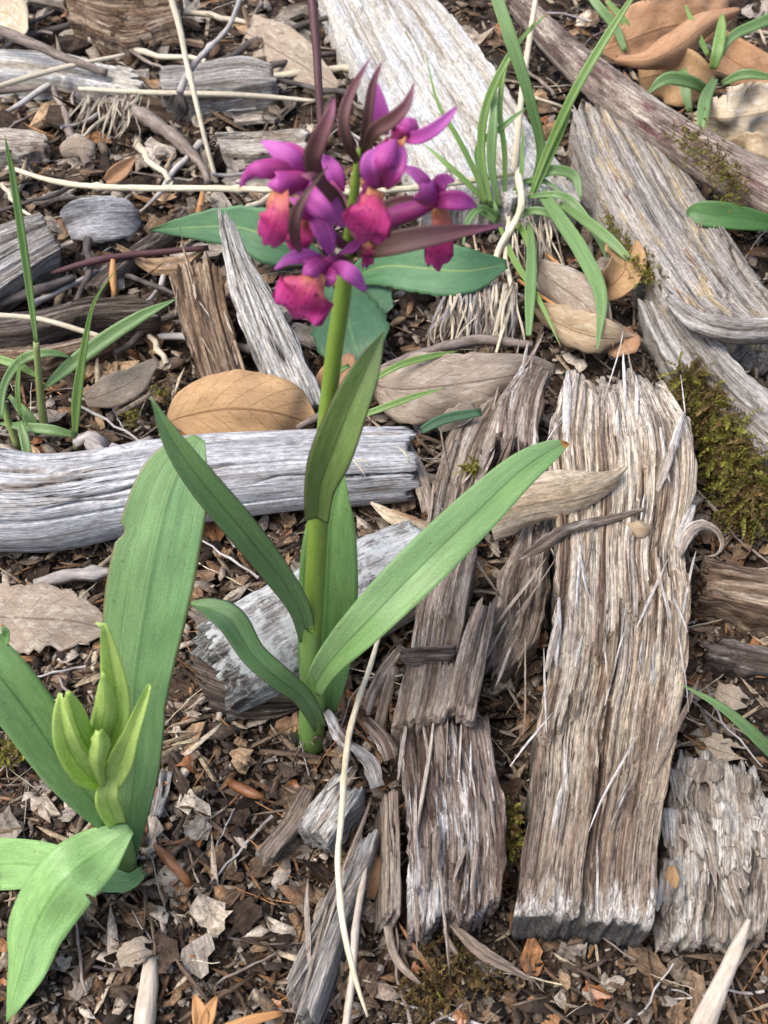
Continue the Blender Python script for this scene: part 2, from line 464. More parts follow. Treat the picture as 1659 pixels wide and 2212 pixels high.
def wood(name, *a, **k):
    m = wood_(name, *a, **k); WOODS.add(m.name); return m
def wood_(name, stops, patch=None, plo=0.55, phi=0.65, dark=None, dlo=0.6, dhi=0.7, fine=(0.55, 1.25), across=2.6, along=0.10, lichen=None, speck=0.0, con=1.9, ends=(), lines=0.0, under=None):
    n = NT(name); g = n.gc()
    def remap(f, k): return n.math('ADD', n.math('MULTIPLY', n.math('SUBTRACT', f, 0.5), k), 0.5)
    streak = n.noise(g, (along, across, across), 1.0, 8, 0.72, 0.15)
    c = n.ramp(remap(streak, con), stops)
    if patch is not None:
        p = n.noise(g, (0.28, 1.7, 1.7), 1.0, 8, 0.72)
        c = n.mix(n.ramp(p, [(plo - 0.03, 0), (phi - 0.04, 1)]), c, patch)
    if dark is not None:
        p = n.noise(n.node('ShaderNodeVectorMath', (g, (31, 17, 5)), operation='ADD').outputs[0], (0.24, 1.9, 1.9), 1.0, 8, 0.72)
        c = n.mix(n.ramp(p, [(dlo - 0.04, 0), (dhi - 0.05, 1)]), c, dark)
    for (lo, hi, cc, amt) in ends:       # rot or bleaching that creeps in from one end, measured in cm along the grain
        x = n.math('ADD', n.sep(g)[0], n.math('MULTIPLY', n.math('SUBTRACT', n.noise(g, (0.6, 4, 4), 1.0, 6, 0.7), 0.5), 5.0))
        m = n.node('ShaderNodeMapRange', {0: x, 1: lo, 2: hi, 3: 0.0, 4: amt}).outputs[0]
        c = n.mix(m, c, cc)
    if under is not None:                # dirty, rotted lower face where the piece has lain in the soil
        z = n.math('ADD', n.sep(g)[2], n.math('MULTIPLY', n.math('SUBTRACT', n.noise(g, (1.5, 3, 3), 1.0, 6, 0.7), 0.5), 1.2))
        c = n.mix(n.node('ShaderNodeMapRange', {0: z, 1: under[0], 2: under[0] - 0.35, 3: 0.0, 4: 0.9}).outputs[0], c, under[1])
    f = n.noise(g, (0.25, 17, 17), 1.0, 7, 0.78)
    f2 = n.noise(g, (3.5, 11, 11), 1.0, 5, 0.75)
    c = n.mix(1.0, c, n.ramp(remap(f, 2.5), [(0.2, fine[0] * 0.85), (0.75, fine[1] * 1.15)]), 'MULTIPLY')
    c = n.mix(0.85, c, n.ramp(remap(f2, 2.2), [(0.25, 0.58), (0.75, 1.24)]), 'MULTIPLY')
    if lines:
        q = n.noise(n.node('ShaderNodeVectorMath', (g, (3, 7, 15)), operation='ADD').outputs[0], (0.16, 6.5, 6.5), 1.0, 4, 0.6, 0.3)
        q = n.math('ABSOLUTE', n.math('SUBTRACT', q, 0.44))
        w = n.noise(g, (0.25, 0.9, 0.9), 1.0, 3)
        q = n.math('MULTIPLY', n.ramp(q, [(0.005, 1), (0.024, 0)]), n.ramp(w, [(0.46, 0), (0.53, 1)]))
        c = n.mix(n.math('MULTIPLY', q, lines), c, (0.028, 0.022, 0.018))
    if lichen is not None:
        v = n.node('ShaderNodeTexNoise', {'Vector': n.scale(g, (1.3, 1.3, 1.3)), 'Scale': 1.6, 'Detail': 8.0, 'Roughness': 0.75}).outputs[0]
        c = n.mix(n.ramp(v, [(0.47, 0), (0.55, 0.85)]), c, lichen)
    if speck:
        v = n.node('ShaderNodeTexVoronoi', {'Vector': n.scale(g, (2.5, 7, 7)), 'Scale': 1.0}).outputs[0]
        c = n.mix(n.math('MULTIPLY', n.ramp(v, [(0.10, 1), (0.2, 0)]), speck), c, (0.03, 0.024, 0.02))
    h = n.math('ADD', f, n.math('MULTIPLY', f2, 0.6))
    return n.set(c, 0.92, n.bump(h, 1.0, 0.0014), 0.2).m

def leafmat(name, a, b, rib, vein=0.05, trans=0.3, edge=None, rough=0.42, tip=None, spots=0.0, nveins=7, half=None):
    n = NT(name); g = n.gc(); x, y, z = n.sep(g)
    v = n.node('ShaderNodeCombineXYZ', (n.math('MULTIPLY', x, 3.0), n.math('MULTIPLY', y, 1.5), z)).outputs[0]
    c = n.mix(n.ramp(n.noise(v, (1, 1, 1), 1.4, 4), [(0.3, 0), (0.7, 1)]), a, b)
    if half is not None: c = n.mix(n.ramp(n.math('ADD', y, 0.5), [(0.48, 0), (0.62, 1)]), c, half)  # one half painted lighter, standing in for light on the folded blade
    ay = n.math('ABSOLUTE', y)
    c = n.mix(n.ramp(ay, [(0.0, 0.75), (0.07, 0.0)]), c, rib)
    st = n.math('SINE', n.math('MULTIPLY', y, math.pi * nveins))
    vm = n.ramp(st, [(0.94, 0.0), (1.0, 1.0)])
    c = n.mix(n.math('MULTIPLY', vm, vein * 2), c, rib)
    fn = n.noise(n.node('ShaderNodeCombineXYZ', (n.math('MULTIPLY', x, 7), n.math('MULTIPLY', y, 30), z)).outputs[0], (1, 1, 1), 1.0, 4)
    c = n.mix(0.7, c, n.ramp(fn, [(0.35, 0.90), (0.65, 1.07)]), 'MULTIPLY')
    dv = n.node('ShaderNodeTexVoronoi', {'Vector': n.node('ShaderNodeTexCoord').outputs['Object'], 'Scale': 330.0}).outputs[0]
    dn = n.noise(v, (1.6, 1.6, 1), 1.4, 4)
    c = n.mix(n.math('MULTIPLY', n.ramp(dv, [(0.10, 1), (0.17, 0)]), n.ramp(dn, [(0.48, 0), (0.6, 0.6)])), c, (0.16, 0.14, 0.08))
    if spots:
        q = n.noise(v, (3, 5, 1), 1.6, 5, 0.7)
        c = n.mix(n.math('MULTIPLY', n.ramp(q, [(0.66, 0), (0.72, 1)]), spots), c, (0.035, 0.03, 0.012))
    if edge is not None: c = n.mix(n.ramp(ay, [(0.9, 0), (1.0, 1)]), c, edge)
    if tip is not None: c = n.mix(n.ramp(x, [(0.972, 0), (0.985, 1)]), c, tip)
    big = n.noise(v, (2.5, 2.5, 1), 1.5, 6, 0.7)
    c = n.mix(0.75, c, n.ramp(big, [(0.35, 0.8), (0.65, 1.15)]), 'MULTIPLY')
    cells = n.node('ShaderNodeTexNoise', {'Vector': n.node('ShaderNodeTexCoord').outputs['Object'], 'Scale': 2600.0, 'Detail': 2.0}).outputs[0]
    h = n.math('ADD', n.math('MULTIPLY', vm, -0.35), n.math('ADD', n.math('MULTIPLY', cells, 0.6), n.math('MULTIPLY', fn, 0.35)))
    c = n.mix(0.5, c, n.ramp(cells, [(0.35, 0.78), (0.65, 1.2)]), 'MULTIPLY')
    n.set(c, rough, n.bump(h, 0.3, 0.0004), 0.5)
    tc = n.mix(1.0, c, (1.4, 1.6, 0.6), 'MULTIPLY')
    n.translucent(tc, trans)
    return n.m

def deadleaf(name, a, b, vein, spot=(0.06, 0.035, 0.02), pale=None, rough=0.7, nv=8):
    n = NT(name); g = n.gc(); x, y, z = n.sep(g)
    v = n.node('ShaderNodeCombineXYZ', (n.math('MULTIPLY', x, 4.0), n.math('MULTIPLY', y, 2.2), z)).outputs[0]
    c = n.mix(n.ramp(n.noise(v, (1, 1, 1), 1.2, 6, 0.65), [(0.35, 0), (0.65, 1)]), a, b)
    ay = n.math('ABSOLUTE', y)
    k = n.math('FRACT', n.math('SUBTRACT', n.math('MULTIPLY', x, nv), n.math('MULTIPLY', ay, 2.2)))
    k = n.math('ABSOLUTE', n.math('SUBTRACT', k, 0.5))
    side = n.ramp(k, [(0.0, 1), (0.045, 0)])
    mid = n.ramp(ay, [(0.015, 1), (0.05, 0)])
    veins = n.math('MAXIMUM', mid, n.math('MULTIPLY', side, 0.7))
    c = n.mix(n.math('MULTIPLY', veins, 0.75), c, vein)
    q = n.noise(v, (2.2, 2.2, 1), 2.5, 6, 0.75)
    c = n.mix(n.math('MULTIPLY', n.ramp(q, [(0.53, 0), (0.62, 1)]), 0.7), c, spot)
    if pale is not None: c = n.mix(n.math('MULTIPLY', n.ramp(n.noise(v, (1.3, 1.3, 1), 2.0, 5), [(0.54, 0), (0.64, 1)]), 0.75), c, pale)
    f = n.noise(v, (9, 9, 1), 2.0, 4, 0.7)
    c = n.mix(0.8, c, n.ramp(f, [(0.3, 0.72), (0.7, 1.18)]), 'MULTIPLY')
    n.set(c, rough, n.bump(n.math('ADD', n.math('MULTIPLY', veins, 0.8), f), 0.6, 0.0005), 0.3)
    n.translucent(c, 0.15)
    return n.m

def plainmat(name, a, b, scale=(0.6, 5, 5), rough=0.8, bump=0.5, spec=0.3, trans=0.0, fine=(0.75, 1.2)):
    n = NT(name); g = n.gc()
    c = n.mix(n.ramp(n.noise(g, scale, 1.0, 5), [(0.35, 0), (0.65, 1)]), a, b)
    f = n.noise(g, (4, 14, 14), 1.0, 4)
    c = n.mix(0.8, c, n.ramp(f, [(0.3, fine[0]), (0.7, fine[1])]), 'MULTIPLY')
    n.set(c, rough, n.bump(f, bump, 0.0004), spec)
    if trans: n.translucent(c, trans)
    return n.m

def petal(name, stops, spots=0.0, trans=0.35, vein=0.3, rough=0.5):
    n = NT(name); g = n.gc(); x, y, z = n.sep(g)
    v = n.node('ShaderNodeCombineXYZ', (n.math('MULTIPLY', x, 2.0), n.math('MULTIPLY', y, 1.2), z)).outputs[0]
    wob = n.math('MULTIPLY', n.math('SUBTRACT', n.noise(v, (1, 1, 1), 2.0, 4), 0.5), 0.5)
    c = n.ramp(n.math('ADD', x, wob), stops)
    st = n.noise(n.node('ShaderNodeCombineXYZ', (n.math('MULTIPLY', x, 1.2), n.math('MULTIPLY', y, 9), z)).outputs[0], (1, 1, 1), 1.0, 3)
    c = n.mix(vein * 2, c, n.ramp(st, [(0.36, 0.62), (0.64, 1.25)]), 'MULTIPLY')
    if spots:
        w = n.node('ShaderNodeTexVoronoi', {'Vector': n.scale(v, (5.5, 4.6, 1)), 'Scale': 1.0}).outputs[0]
        m = n.math('MULTIPLY', n.ramp(w, [(0.16, 1), (0.26, 0)]), n.ramp(n.math('ABSOLUTE', y), [(0.45, 1), (0.7, 0)]))
        c = n.mix(n.math('MULTIPLY', m, spots), c, (0.12, 0.004, 0.03))
    n.set(c, rough, n.bump(st, 0.3, 0.0003), 0.35)
    n.translucent(n.mix(1.0, c, (1.25, 1.0, 1.2), 'MULTIPLY'), trans)
    return n.m

def chipmat(name, stops):
    n = NT(name)
    r = n.node('ShaderNodeObjectInfo').outputs['Random']
    c = n.ramp(r, stops)
    g = n.gc()
    f = n.noise(g, (2.5, 11, 11), 1.0, 6, 0.75)
    b = n.noise(g, (2.2, 2.2, 2.2), 1.0, 5, 0.7)
    c = n.mix(1.0, c, n.ramp(f, [(0.36, 0.42), (0.64, 1.4)]), 'MULTIPLY')
    c = n.mix(1.0, c, n.ramp(b, [(0.36, 0.55), (0.64, 1.3)]), 'MULTIPLY')
    return n.set(c, 0.9, n.bump(f, 0.8, 0.0006), 0.2).m

def ground_mat():
    n = NT('soil'); p = n.node('ShaderNodeTexCoord').outputs['Object']
    a = n.noise(p, (1, 1, 1), 60, 7, 0.7); b = n.noise(p, (1, 1, 1), 420, 5, 0.7)
    c = n.ramp(a, [(0.3, (0.018, 0.013, 0.009)), (0.5, (0.042, 0.029, 0.020)), (0.7, (0.085, 0.06, 0.04))])
    c = n.mix(1.0, c, n.ramp(b, [(0.3, 0.45), (0.6, 1.2), (0.72, 2.2)]), 'MULTIPLY')
    return n.set(c, 0.95, n.bump(b, 1.0, 0.0015), 0.2).m
def colmat(name, spec=0.2, trans=0.0):
    n = NT(name); c = n.node('ShaderNodeAttribute', attribute_name='col').outputs['Color']
    p = n.node('ShaderNodeTexCoord').outputs['Object']
    f = n.noise(p, (1, 1, 1), 900, 6, 0.75)
    c = n.mix(1.0, c, n.ramp(f, [(0.36, 0.45), (0.64, 1.35)]), 'MULTIPLY')
    n.set(c, 0.9, n.bump(f, 0.6, 0.0006), spec)
    if trans: n.translucent(c, trans)
    return n.m

M = {}
M['soil'] = ground_mat()
M['silver'] = wood('silver_wood', [(0.2, (0.34, 0.33, 0.325)), (0.45, (0.60, 0.60, 0.605)), (0.7, (0.76, 0.77, 0.785))], patch=(0.42, 0.36, 0.29), plo=0.57, phi=0.70, fine=(0.62, 1.12), across=1.6, con=1.6, lines=1.0, ends=((14.0, 15.2, (0.13, 0.10, 0.08), 0.8),))
M['lichenlog'] = wood('lichened_bark', [(0.3, (0.22, 0.20, 0.18)), (0.5, (0.42, 0.41, 0.39)), (0.7, (0.62, 0.62, 0.61))], dark=(0.07, 0.055, 0.045), dlo=0.58, dhi=0.68, lichen=(0.58, 0.61, 0.58), across=1.4, along=0.5, speck=0.5, ends=((1.6, 0.2, (0.05, 0.037, 0.028), 0.95),))
PLEN = 19.93
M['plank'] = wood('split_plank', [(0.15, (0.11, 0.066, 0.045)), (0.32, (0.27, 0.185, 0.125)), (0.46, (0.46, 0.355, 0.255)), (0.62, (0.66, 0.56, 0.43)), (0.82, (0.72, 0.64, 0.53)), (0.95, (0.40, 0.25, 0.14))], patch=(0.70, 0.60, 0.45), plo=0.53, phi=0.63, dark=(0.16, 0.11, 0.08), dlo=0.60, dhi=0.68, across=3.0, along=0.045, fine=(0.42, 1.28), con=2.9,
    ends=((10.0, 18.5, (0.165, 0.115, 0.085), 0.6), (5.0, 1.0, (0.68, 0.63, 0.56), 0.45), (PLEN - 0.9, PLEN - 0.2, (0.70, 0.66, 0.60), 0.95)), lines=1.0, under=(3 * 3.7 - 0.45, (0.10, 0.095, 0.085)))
M['darkplank'] = wood('rotten_slab', [(0.15, (0.08, 0.05, 0.038)), (0.4, (0.20, 0.145, 0.115)), (0.58, (0.36, 0.295, 0.25)), (0.8, (0.52, 0.46, 0.41))], patch=(0.66, 0.63, 0.60), plo=0.57, phi=0.62, dark=(0.09, 0.06, 0.048), dlo=0.60, dhi=0.68, across=3.0, along=0.06, con=2.2, lines=0.9)
M['bark'] = wood('brown_bark_strip', [(0.2, (0.12, 0.088, 0.065)), (0.45, (0.27, 0.21, 0.16)), (0.7, (0.44, 0.37, 0.30))], patch=(0.46, 0.41, 0.355), plo=0.56, phi=0.66, across=2.6, along=0.07, con=2.0, lines=0.9)
M['paleplank'] = wood('pale_plank', [(0.28, (0.34, 0.29, 0.22)), (0.45, (0.55, 0.51, 0.43)), (0.7, (0.70, 0.68, 0.62))], patch=(0.68, 0.68, 0.66), plo=0.5, phi=0.62, dark=(0.30, 0.24, 0.17), dlo=0.62, dhi=0.72, fine=(0.75, 1.12), speck=0.4)
M['greyplank'] = wood('grey_plank', [(0.28, (0.14, 0.12, 0.10)), (0.45, (0.32, 0.295, 0.26)), (0.7, (0.50, 0.47, 0.43))], patch=(0.56, 0.55, 0.53), plo=0.56, phi=0.68, fine=(0.6, 1.2), lines=0.8)
M['warmgrey'] = wood('grey_log_with_tan', [(0.27, (0.10, 0.08, 0.065)), (0.42, (0.30, 0.27, 0.235)), (0.56, (0.45, 0.42, 0.38)), (0.75, (0.52, 0.47, 0.40))], patch=(0.52, 0.41, 0.24), plo=0.56, phi=0.66, dark=(0.24, 0.12, 0.06), dlo=0.64, dhi=0.72, fine=(0.55, 1.2), lines=0.8)
M['branch'] = wood('branch_bark', [(0.28, (0.10, 0.075, 0.06)), (0.45, (0.24, 0.185, 0.15)), (0.7, (0.42, 0.36, 0.29))], patch=(0.55, 0.49, 0.40), plo=0.57, phi=0.66, dark=(0.13, 0.06, 0.06), dlo=0.55, dhi=0.68, across=1.2, along=0.35)
M['striped'] = wood('streaked_silver', [(0.24, (0.03, 0.026, 0.023)), (0.34, (0.26, 0.24, 0.21)), (0.5, (0.52, 0.50, 0.455)), (0.8, (0.66, 0.64, 0.60))], across=4.5, along=0.45, con=2.0, fine=(0.55, 1.2), lines=0.9)
M['rotten'] = wood('rotten_brown', [(0.28, (0.06, 0.035, 0.022)), (0.45, (0.20, 0.13, 0.08)), (0.58, (0.34, 0.25, 0.17)), (0.75, (0.48, 0.39, 0.29))], dark=(0.07, 0.05, 0.04), dlo=0.55, dhi=0.68, across=3.2)
M['blackbark'] = wood('charcoal_bark', [(0.3, (0.045, 0.036, 0.03)), (0.5, (0.13, 0.10, 0.08)), (0.7, (0.28, 0.24, 0.20))], patch=(0.36, 0.32, 0.28), plo=0.6, phi=0.68, across=2.4)
M['flaky'] = wood('flaky_bark', [(0.2, (0.15, 0.115, 0.085)), (0.45, (0.36, 0.30, 0.235)), (0.7, (0.56, 0.51, 0.43))], patch=(0.58, 0.54, 0.47), plo=0.53, phi=0.60, dark=(0.12, 0.095, 0.075), dlo=0.60, dhi=0.66, across=1.3, along=0.6, con=1.8)
M['tanstrip'] = wood('tan_bark_curl', [(0.28, (0.34, 0.22, 0.12)), (0.45, (0.55, 0.43, 0.29)), (0.7, (0.68, 0.58, 0.43))], fine=(0.7, 1.15), across=1.8)
M['shell'] = wood('blue_grey_flake', [(0.28, (0.20, 0.20, 0.205)), (0.5, (0.38, 0.385, 0.40)), (0.72, (0.56, 0.56, 0.57))], dark=(0.16, 0.14, 0.13), dlo=0.58, dhi=0.68, fine=(0.8, 1.1), across=1.2, along=0.4)
M['splinter'] = wood('pale_splinter', [(0.3, (0.26, 0.20, 0.15)), (0.5, (0.45, 0.38, 0.31)), (0.7, (0.64, 0.58, 0.50))], across=4)

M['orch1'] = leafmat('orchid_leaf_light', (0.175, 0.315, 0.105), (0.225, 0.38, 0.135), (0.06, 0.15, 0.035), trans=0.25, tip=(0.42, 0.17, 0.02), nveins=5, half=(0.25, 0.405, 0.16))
M['orch2'] = leafmat('orchid_leaf_deep', (0.125, 0.23, 0.08), (0.165, 0.29, 0.1), (0.05, 0.11, 0.03), trans=0.22, edge=(0.09, 0.05, 0.045))
M['orch3'] = leafmat('orchid_leaf_bronze', (0.115, 0.18, 0.05), (0.15, 0.225, 0.06), (0.035, 0.05, 0.012), trans=0.25, edge=(0.07, 0.03, 0.03))
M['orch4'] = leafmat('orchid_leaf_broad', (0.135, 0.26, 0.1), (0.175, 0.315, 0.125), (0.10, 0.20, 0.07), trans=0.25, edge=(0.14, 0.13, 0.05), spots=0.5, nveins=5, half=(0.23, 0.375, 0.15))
M['orch5'] = leafmat('orchid_leaf_fresh', (0.2, 0.36, 0.12), (0.25, 0.425, 0.15), (0.11, 0.25, 0.05), trans=0.25)
M['bud'] = leafmat('orchid_bud_bract', (0.42, 0.54, 0.15), (0.5, 0.62, 0.21), (0.17, 0.33, 0.05), trans=0.35, vein=0.08)
M['grass'] = leafmat('grass_blade', (0.17, 0.28, 0.075), (0.225, 0.35, 0.1), (0.06, 0.15, 0.03), trans=0.35, nveins=5, tip=(0.34, 0.25, 0.10))
M['grass2'] = leafmat('grass_blade_bluish', (0.155, 0.26, 0.095), (0.2, 0.32, 0.12), (0.06, 0.15, 0.05), trans=0.35, nveins=5)
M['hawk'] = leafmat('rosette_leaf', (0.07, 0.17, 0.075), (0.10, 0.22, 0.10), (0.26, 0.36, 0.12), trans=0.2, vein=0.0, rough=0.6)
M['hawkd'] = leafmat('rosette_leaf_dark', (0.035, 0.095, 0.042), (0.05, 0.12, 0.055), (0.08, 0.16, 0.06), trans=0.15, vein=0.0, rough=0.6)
M['smooth'] = leafmat('oval_leaf', (0.05, 0.13, 0.03), (0.07, 0.17, 0.04), (0.03, 0.09, 0.02), trans=0.2, vein=0.03)
M['stem'] = plainmat('orchid_stem', (0.16, 0.24, 0.035), (0.20, 0.30, 0.05), (0.3, 2, 2), 0.45, 0.2, 0.4, 0.15, (0.9, 1.1))
M['sheath'] = plainmat('orchid_sheath', (0.17, 0.30, 0.075), (0.22, 0.36, 0.10), (0.3, 2, 2), 0.45, 0.2, 0.4, 0.2, (0.9, 1.1))
M['grstem'] = plainmat('grass_stem', (0.17, 0.24, 0.07), (0.25, 0.26, 0.11), (0.3, 2, 2), 0.6, 0.3)
M['straw'] = plainmat('straw', (0.50, 0.43, 0.285), (0.64, 0.58, 0.43), (0.5, 6, 6), 0.65, 0.4, 0.3, 0.1)
M['strawgrey'] = plainmat('grey_straw', (0.36, 0.31, 0.22), (0.50, 0.45, 0.34), (0.5, 6, 6), 0.7, 0.4)
M['twig'] = plainmat('twig_bark', (0.10, 0.075, 0.06), (0.24, 0.20, 0.17), (1.2, 5, 5), 0.85, 0.8)
M['twiggrey'] = plainmat('grey_twig', (0.22, 0.20, 0.19), (0.38, 0.36, 0.34), (1.2, 5, 5), 0.85, 0.8)
M['redtwig'] = plainmat('dark_red_stalk', (0.055, 0.022, 0.025), (0.085, 0.04, 0.042), (1, 5, 5), 0.55, 0.4)
M['blacktwig'] = plainmat('dark_twig', (0.035, 0.03, 0.028), (0.10, 0.085, 0.075), (1.2, 5, 5), 0.85, 0.8)
M['needle'] = plainmat('orange_needle', (0.34, 0.15, 0.05), (0.45, 0.23, 0.09), (0.6, 5, 5), 0.6, 0.3)
M['budbrown'] = plainmat('shiny_bud', (0.16, 0.06, 0.02), (0.30, 0.13, 0.05), (0.8, 3, 3), 0.35, 0.3, 0.5)
M['ochre'] = plainmat('ochre_scale', (0.30, 0.15, 0.055), (0.42, 0.22, 0.085), (0.8, 3, 3), 0.5, 0.3)
M['palestick'] = plainmat('peeled_stick', (0.33, 0.275, 0.215), (0.48, 0.42, 0.345), (0.5, 6, 6), 0.8, 0.6)

M['beech'] = deadleaf('beech_leaf', (0.38, 0.235, 0.115), (0.47, 0.305, 0.155), (0.20, 0.10, 0.045), spot=(0.30, 0.17, 0.08))
M['beechgrey'] = deadleaf('grey_dead_leaf', (0.27, 0.21, 0.155), (0.36, 0.295, 0.225), (0.15, 0.10, 0.07), spot=(0.16, 0.12, 0.09), pale=(0.44, 0.40, 0.33))
M['oak'] = deadleaf('orange_dead_leaf', (0.37, 0.20, 0.10), (0.48, 0.29, 0.165), (0.30, 0.16, 0.08), spot=(0.26, 0.14, 0.06))
M['tanleaf'] = deadleaf('tan_dead_leaf', (0.37, 0.27, 0.16), (0.47, 0.36, 0.23), (0.34, 0.22, 0.11), spot=(0.24, 0.16, 0.09), pale=(0.52, 0.45, 0.33))
M['creamleaf'] = deadleaf('cream_dead_leaf', (0.46, 0.37, 0.24), (0.56, 0.48, 0.35), (0.40, 0.28, 0.15), spot=(0.34, 0.22, 0.12), pale=(0.62, 0.58, 0.50))
M['drabbeige'] = deadleaf('drab_dead_leaf', (0.30, 0.235, 0.17), (0.40, 0.335, 0.25), (0.18, 0.13, 0.09), spot=(0.13, 0.09, 0.06), pale=(0.46, 0.41, 0.33))

VI = (0.36, 0.045, 0.33); MG = (0.30, 0.016, 0.155); MGL = (0.45, 0.035, 0.19)
M['lip'] = petal('lip', [(0.0, (0.56, 0.30, 0.13)), (0.16, (0.50, 0.16, 0.11)), (0.34, (0.48, 0.06, 0.16)), (0.55, (0.49, 0.04, 0.20)), (1.0, (0.48, 0.07, 0.28))], spots=1.0)
M['sepal'] = petal('sepal', [(0.0, (0.36, 0.045, 0.22)), (0.3, (0.45, 0.08, 0.35)), (1.0, (0.55, 0.16, 0.49))])
M['sepald'] = petal('petal_deep', [(0.0, (0.44, 0.06, 0.20)), (0.5, (0.41, 0.055, 0.26)), (1.0, (0.48, 0.11, 0.38))])
M['bract'] = petal('bract', [(0.0, (0.11, 0.085, 0.04)), (0.35, (0.13, 0.075, 0.06)), (0.8, (0.165, 0.065, 0.075)), (1.0, (0.26, 0.08, 0.15))], trans=0.2, vein=0.5)
M['ovary'] = petal('ovary', [(0.0, (0.13, 0.10, 0.04)), (0.5, (0.20, 0.05, 0.10)), (1.0, (0.28, 0.03, 0.16))], trans=0.15)

for nm, lo, hi in (('dark', (0.03, 0.02, 0.014), (0.085, 0.058, 0.04)), ('brown', (0.11, 0.072, 0.045), (0.20, 0.14, 0.09)), ('grey', (0.17, 0.145, 0.115), (0.33, 0.29, 0.24)), ('pale', (0.34, 0.28, 0.21), (0.50, 0.43, 0.34)), ('tan', (0.20, 0.125, 0.07), (0.34, 0.235, 0.14)), ('orange', (0.26, 0.12, 0.05), (0.36, 0.19, 0.09))):
    M['chip_' + nm] = chipmat(nm + '_litter_piece', [(0.0, lo), (1.0, hi)])
M['litter'] = colmat('fine_litter')
M['moss'] = colmat('moss_green', 0.2, 0.3)

# ------------------------------------------------------------------ the ground
def gz(x, y):
    return 0.45 * vn(np.asarray(x) * 0.16, np.asarray(y) * 0.16, 2.2) + 0.22 * vn(np.asarray(x) * 0.5, np.asarray(y) * 0.5, 4.4) + 0.08 * vn(np.asarray(x) * 1.7, np.asarray(y) * 1.7, 1.4) - 0.25
xs = np.concatenate([-np.geomspace(3000, 37, 14), np.arange(-36, 36.01, 0.2), np.geomspace(37, 3000, 14)])
ys = np.concatenate([-np.geomspace(3000, 1, 16), np.arange(0, 76.01, 0.2), np.geomspace(77, 3000, 16)])
X, Y = np.meshgrid(xs, ys)
Z = gz(X, Y) + 0.05 * vn(X * 4.5, Y * 4.5, 8.8)
gv = np.stack([X, Y, Z], -1).reshape(-1, 3)
ground = put('ground', gv, grid_faces(len(ys), len(xs)), M['soil'], base=(0, 0, 0))
ground['kind'] = 'structure'

# ------------------------------------------------------------------ pieces of wood
def E(L, z): return [(x, y, z) if np.isscalar(z) else (x, y, zz) for (x, y), zz in zip(L, [z] * len(L) if np.isscalar(z) else z)]

def splinters(parent, n, seed, lmin=0.8, lmax=3.6, wmin=0.04, wmax=0.17, mats=('splinter', 'plank', 'bark'), ang=6, lift=0.22, src=None):
    P, N, length, width = SLABS[(src or parent).name]
    r = np.random.default_rng(seed)
    na, nb = P.shape[:2]
    for k in range(n):
        i, j = int(r.uniform(0.04, 0.9) * na), int(r.uniform(0.05, 0.95) * nb)
        p = P[i, j]; T = unit(P[min(i + 3, na - 1), j] - P[max(i - 3, 0), j]); B = np.cross(N, T)
        an = math.radians(r.normal(0, ang)); d = T * math.cos(an) + B * math.sin(an)
        ln = r.uniform(lmin, lmax); w = r.uniform(wmin, wmax)
        if r.random() < 0.5: d = -d
        cv = r.normal(0, 0.12) * ln
        pts = [p + N * 0.02, p + d * ln * 0.35 + B * cv * 0.4 + N * 0.05, p + d * ln * 0.7 + B * cv * 0.8 + N * 0.07, p + d * ln + B * cv + N * (0.06 + r.uniform(0, lift))]
        wp = w / depth(p) * FPX
        blade('splinter', pts, [wp * 0.5, wp, wp * 0.9, wp * 0.25], M[mats[int(r.integers(len(mats)))]], parent, nb=4, na=9, thick=0.04, seed=seed + k, bow=r.uniform(-0.3, 0.5), rag=0.35, normal=N)

# the long split plank on the right
pL = [(1224, 752), (1199, 862), (1176, 955), (1186, 1080), (1195, 1180), (1186, 1312), (1176, 1444), (1148, 1560), (1138, 1690), (1118, 1844), (1103, 1965)]
pR = [(1420, 756), (1470, 842), (1515, 925), (1517, 1040), (1492, 1180), (1504, 1285), (1496, 1420), (1482, 1540), (1462, 1670), (1434, 1820), (1428, 1992)]
pz = [2.9, 2.85, 2.8, 2.75, 2.7, 2.65, 2.6, 2.5, 2.4, 2.3, 2.2]
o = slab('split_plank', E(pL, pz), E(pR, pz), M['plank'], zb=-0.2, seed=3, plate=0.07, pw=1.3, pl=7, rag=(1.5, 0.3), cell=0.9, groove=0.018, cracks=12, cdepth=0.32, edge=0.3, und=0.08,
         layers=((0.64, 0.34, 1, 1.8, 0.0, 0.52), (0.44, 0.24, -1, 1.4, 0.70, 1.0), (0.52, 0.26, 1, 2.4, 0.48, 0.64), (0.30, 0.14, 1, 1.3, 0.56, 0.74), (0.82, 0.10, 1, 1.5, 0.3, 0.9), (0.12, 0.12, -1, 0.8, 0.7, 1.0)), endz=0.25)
tag(o, 'long split plank of cream and brown weathered wood with ragged splintered far end', 'plank')
splinters(o, 40, 11, mats=('bark', 'plank', 'plank'))
for q, (x0, y0, x1, y1, wd) in enumerate([(1226, 800, 1222, 960, 22), (1262, 820, 1290, 850, 10), (1478, 890, 1440, 1010, 20), (1455, 960, 1420, 1060, 24), (1500, 1090, 1462, 1180, 26), (1210, 1330, 1180, 1450, 22), (1208, 1290, 1200, 1440, 16)]):
    a0, a1 = A(x0, y0, 3.0), A(x1, y1, 2.85)
    blade('splinter', [a0, (a0 * 2 + a1) / 3 + [0, 0, .08], (a0 + a1 * 2) / 3 + [0, 0, .06], a1], [wd * .4, wd, wd, wd * .4], M['splinter' if q % 2 else 'plank'], o, nb=5, thick=0.06, seed=q + 40, bow=0.4, rag=0.4)
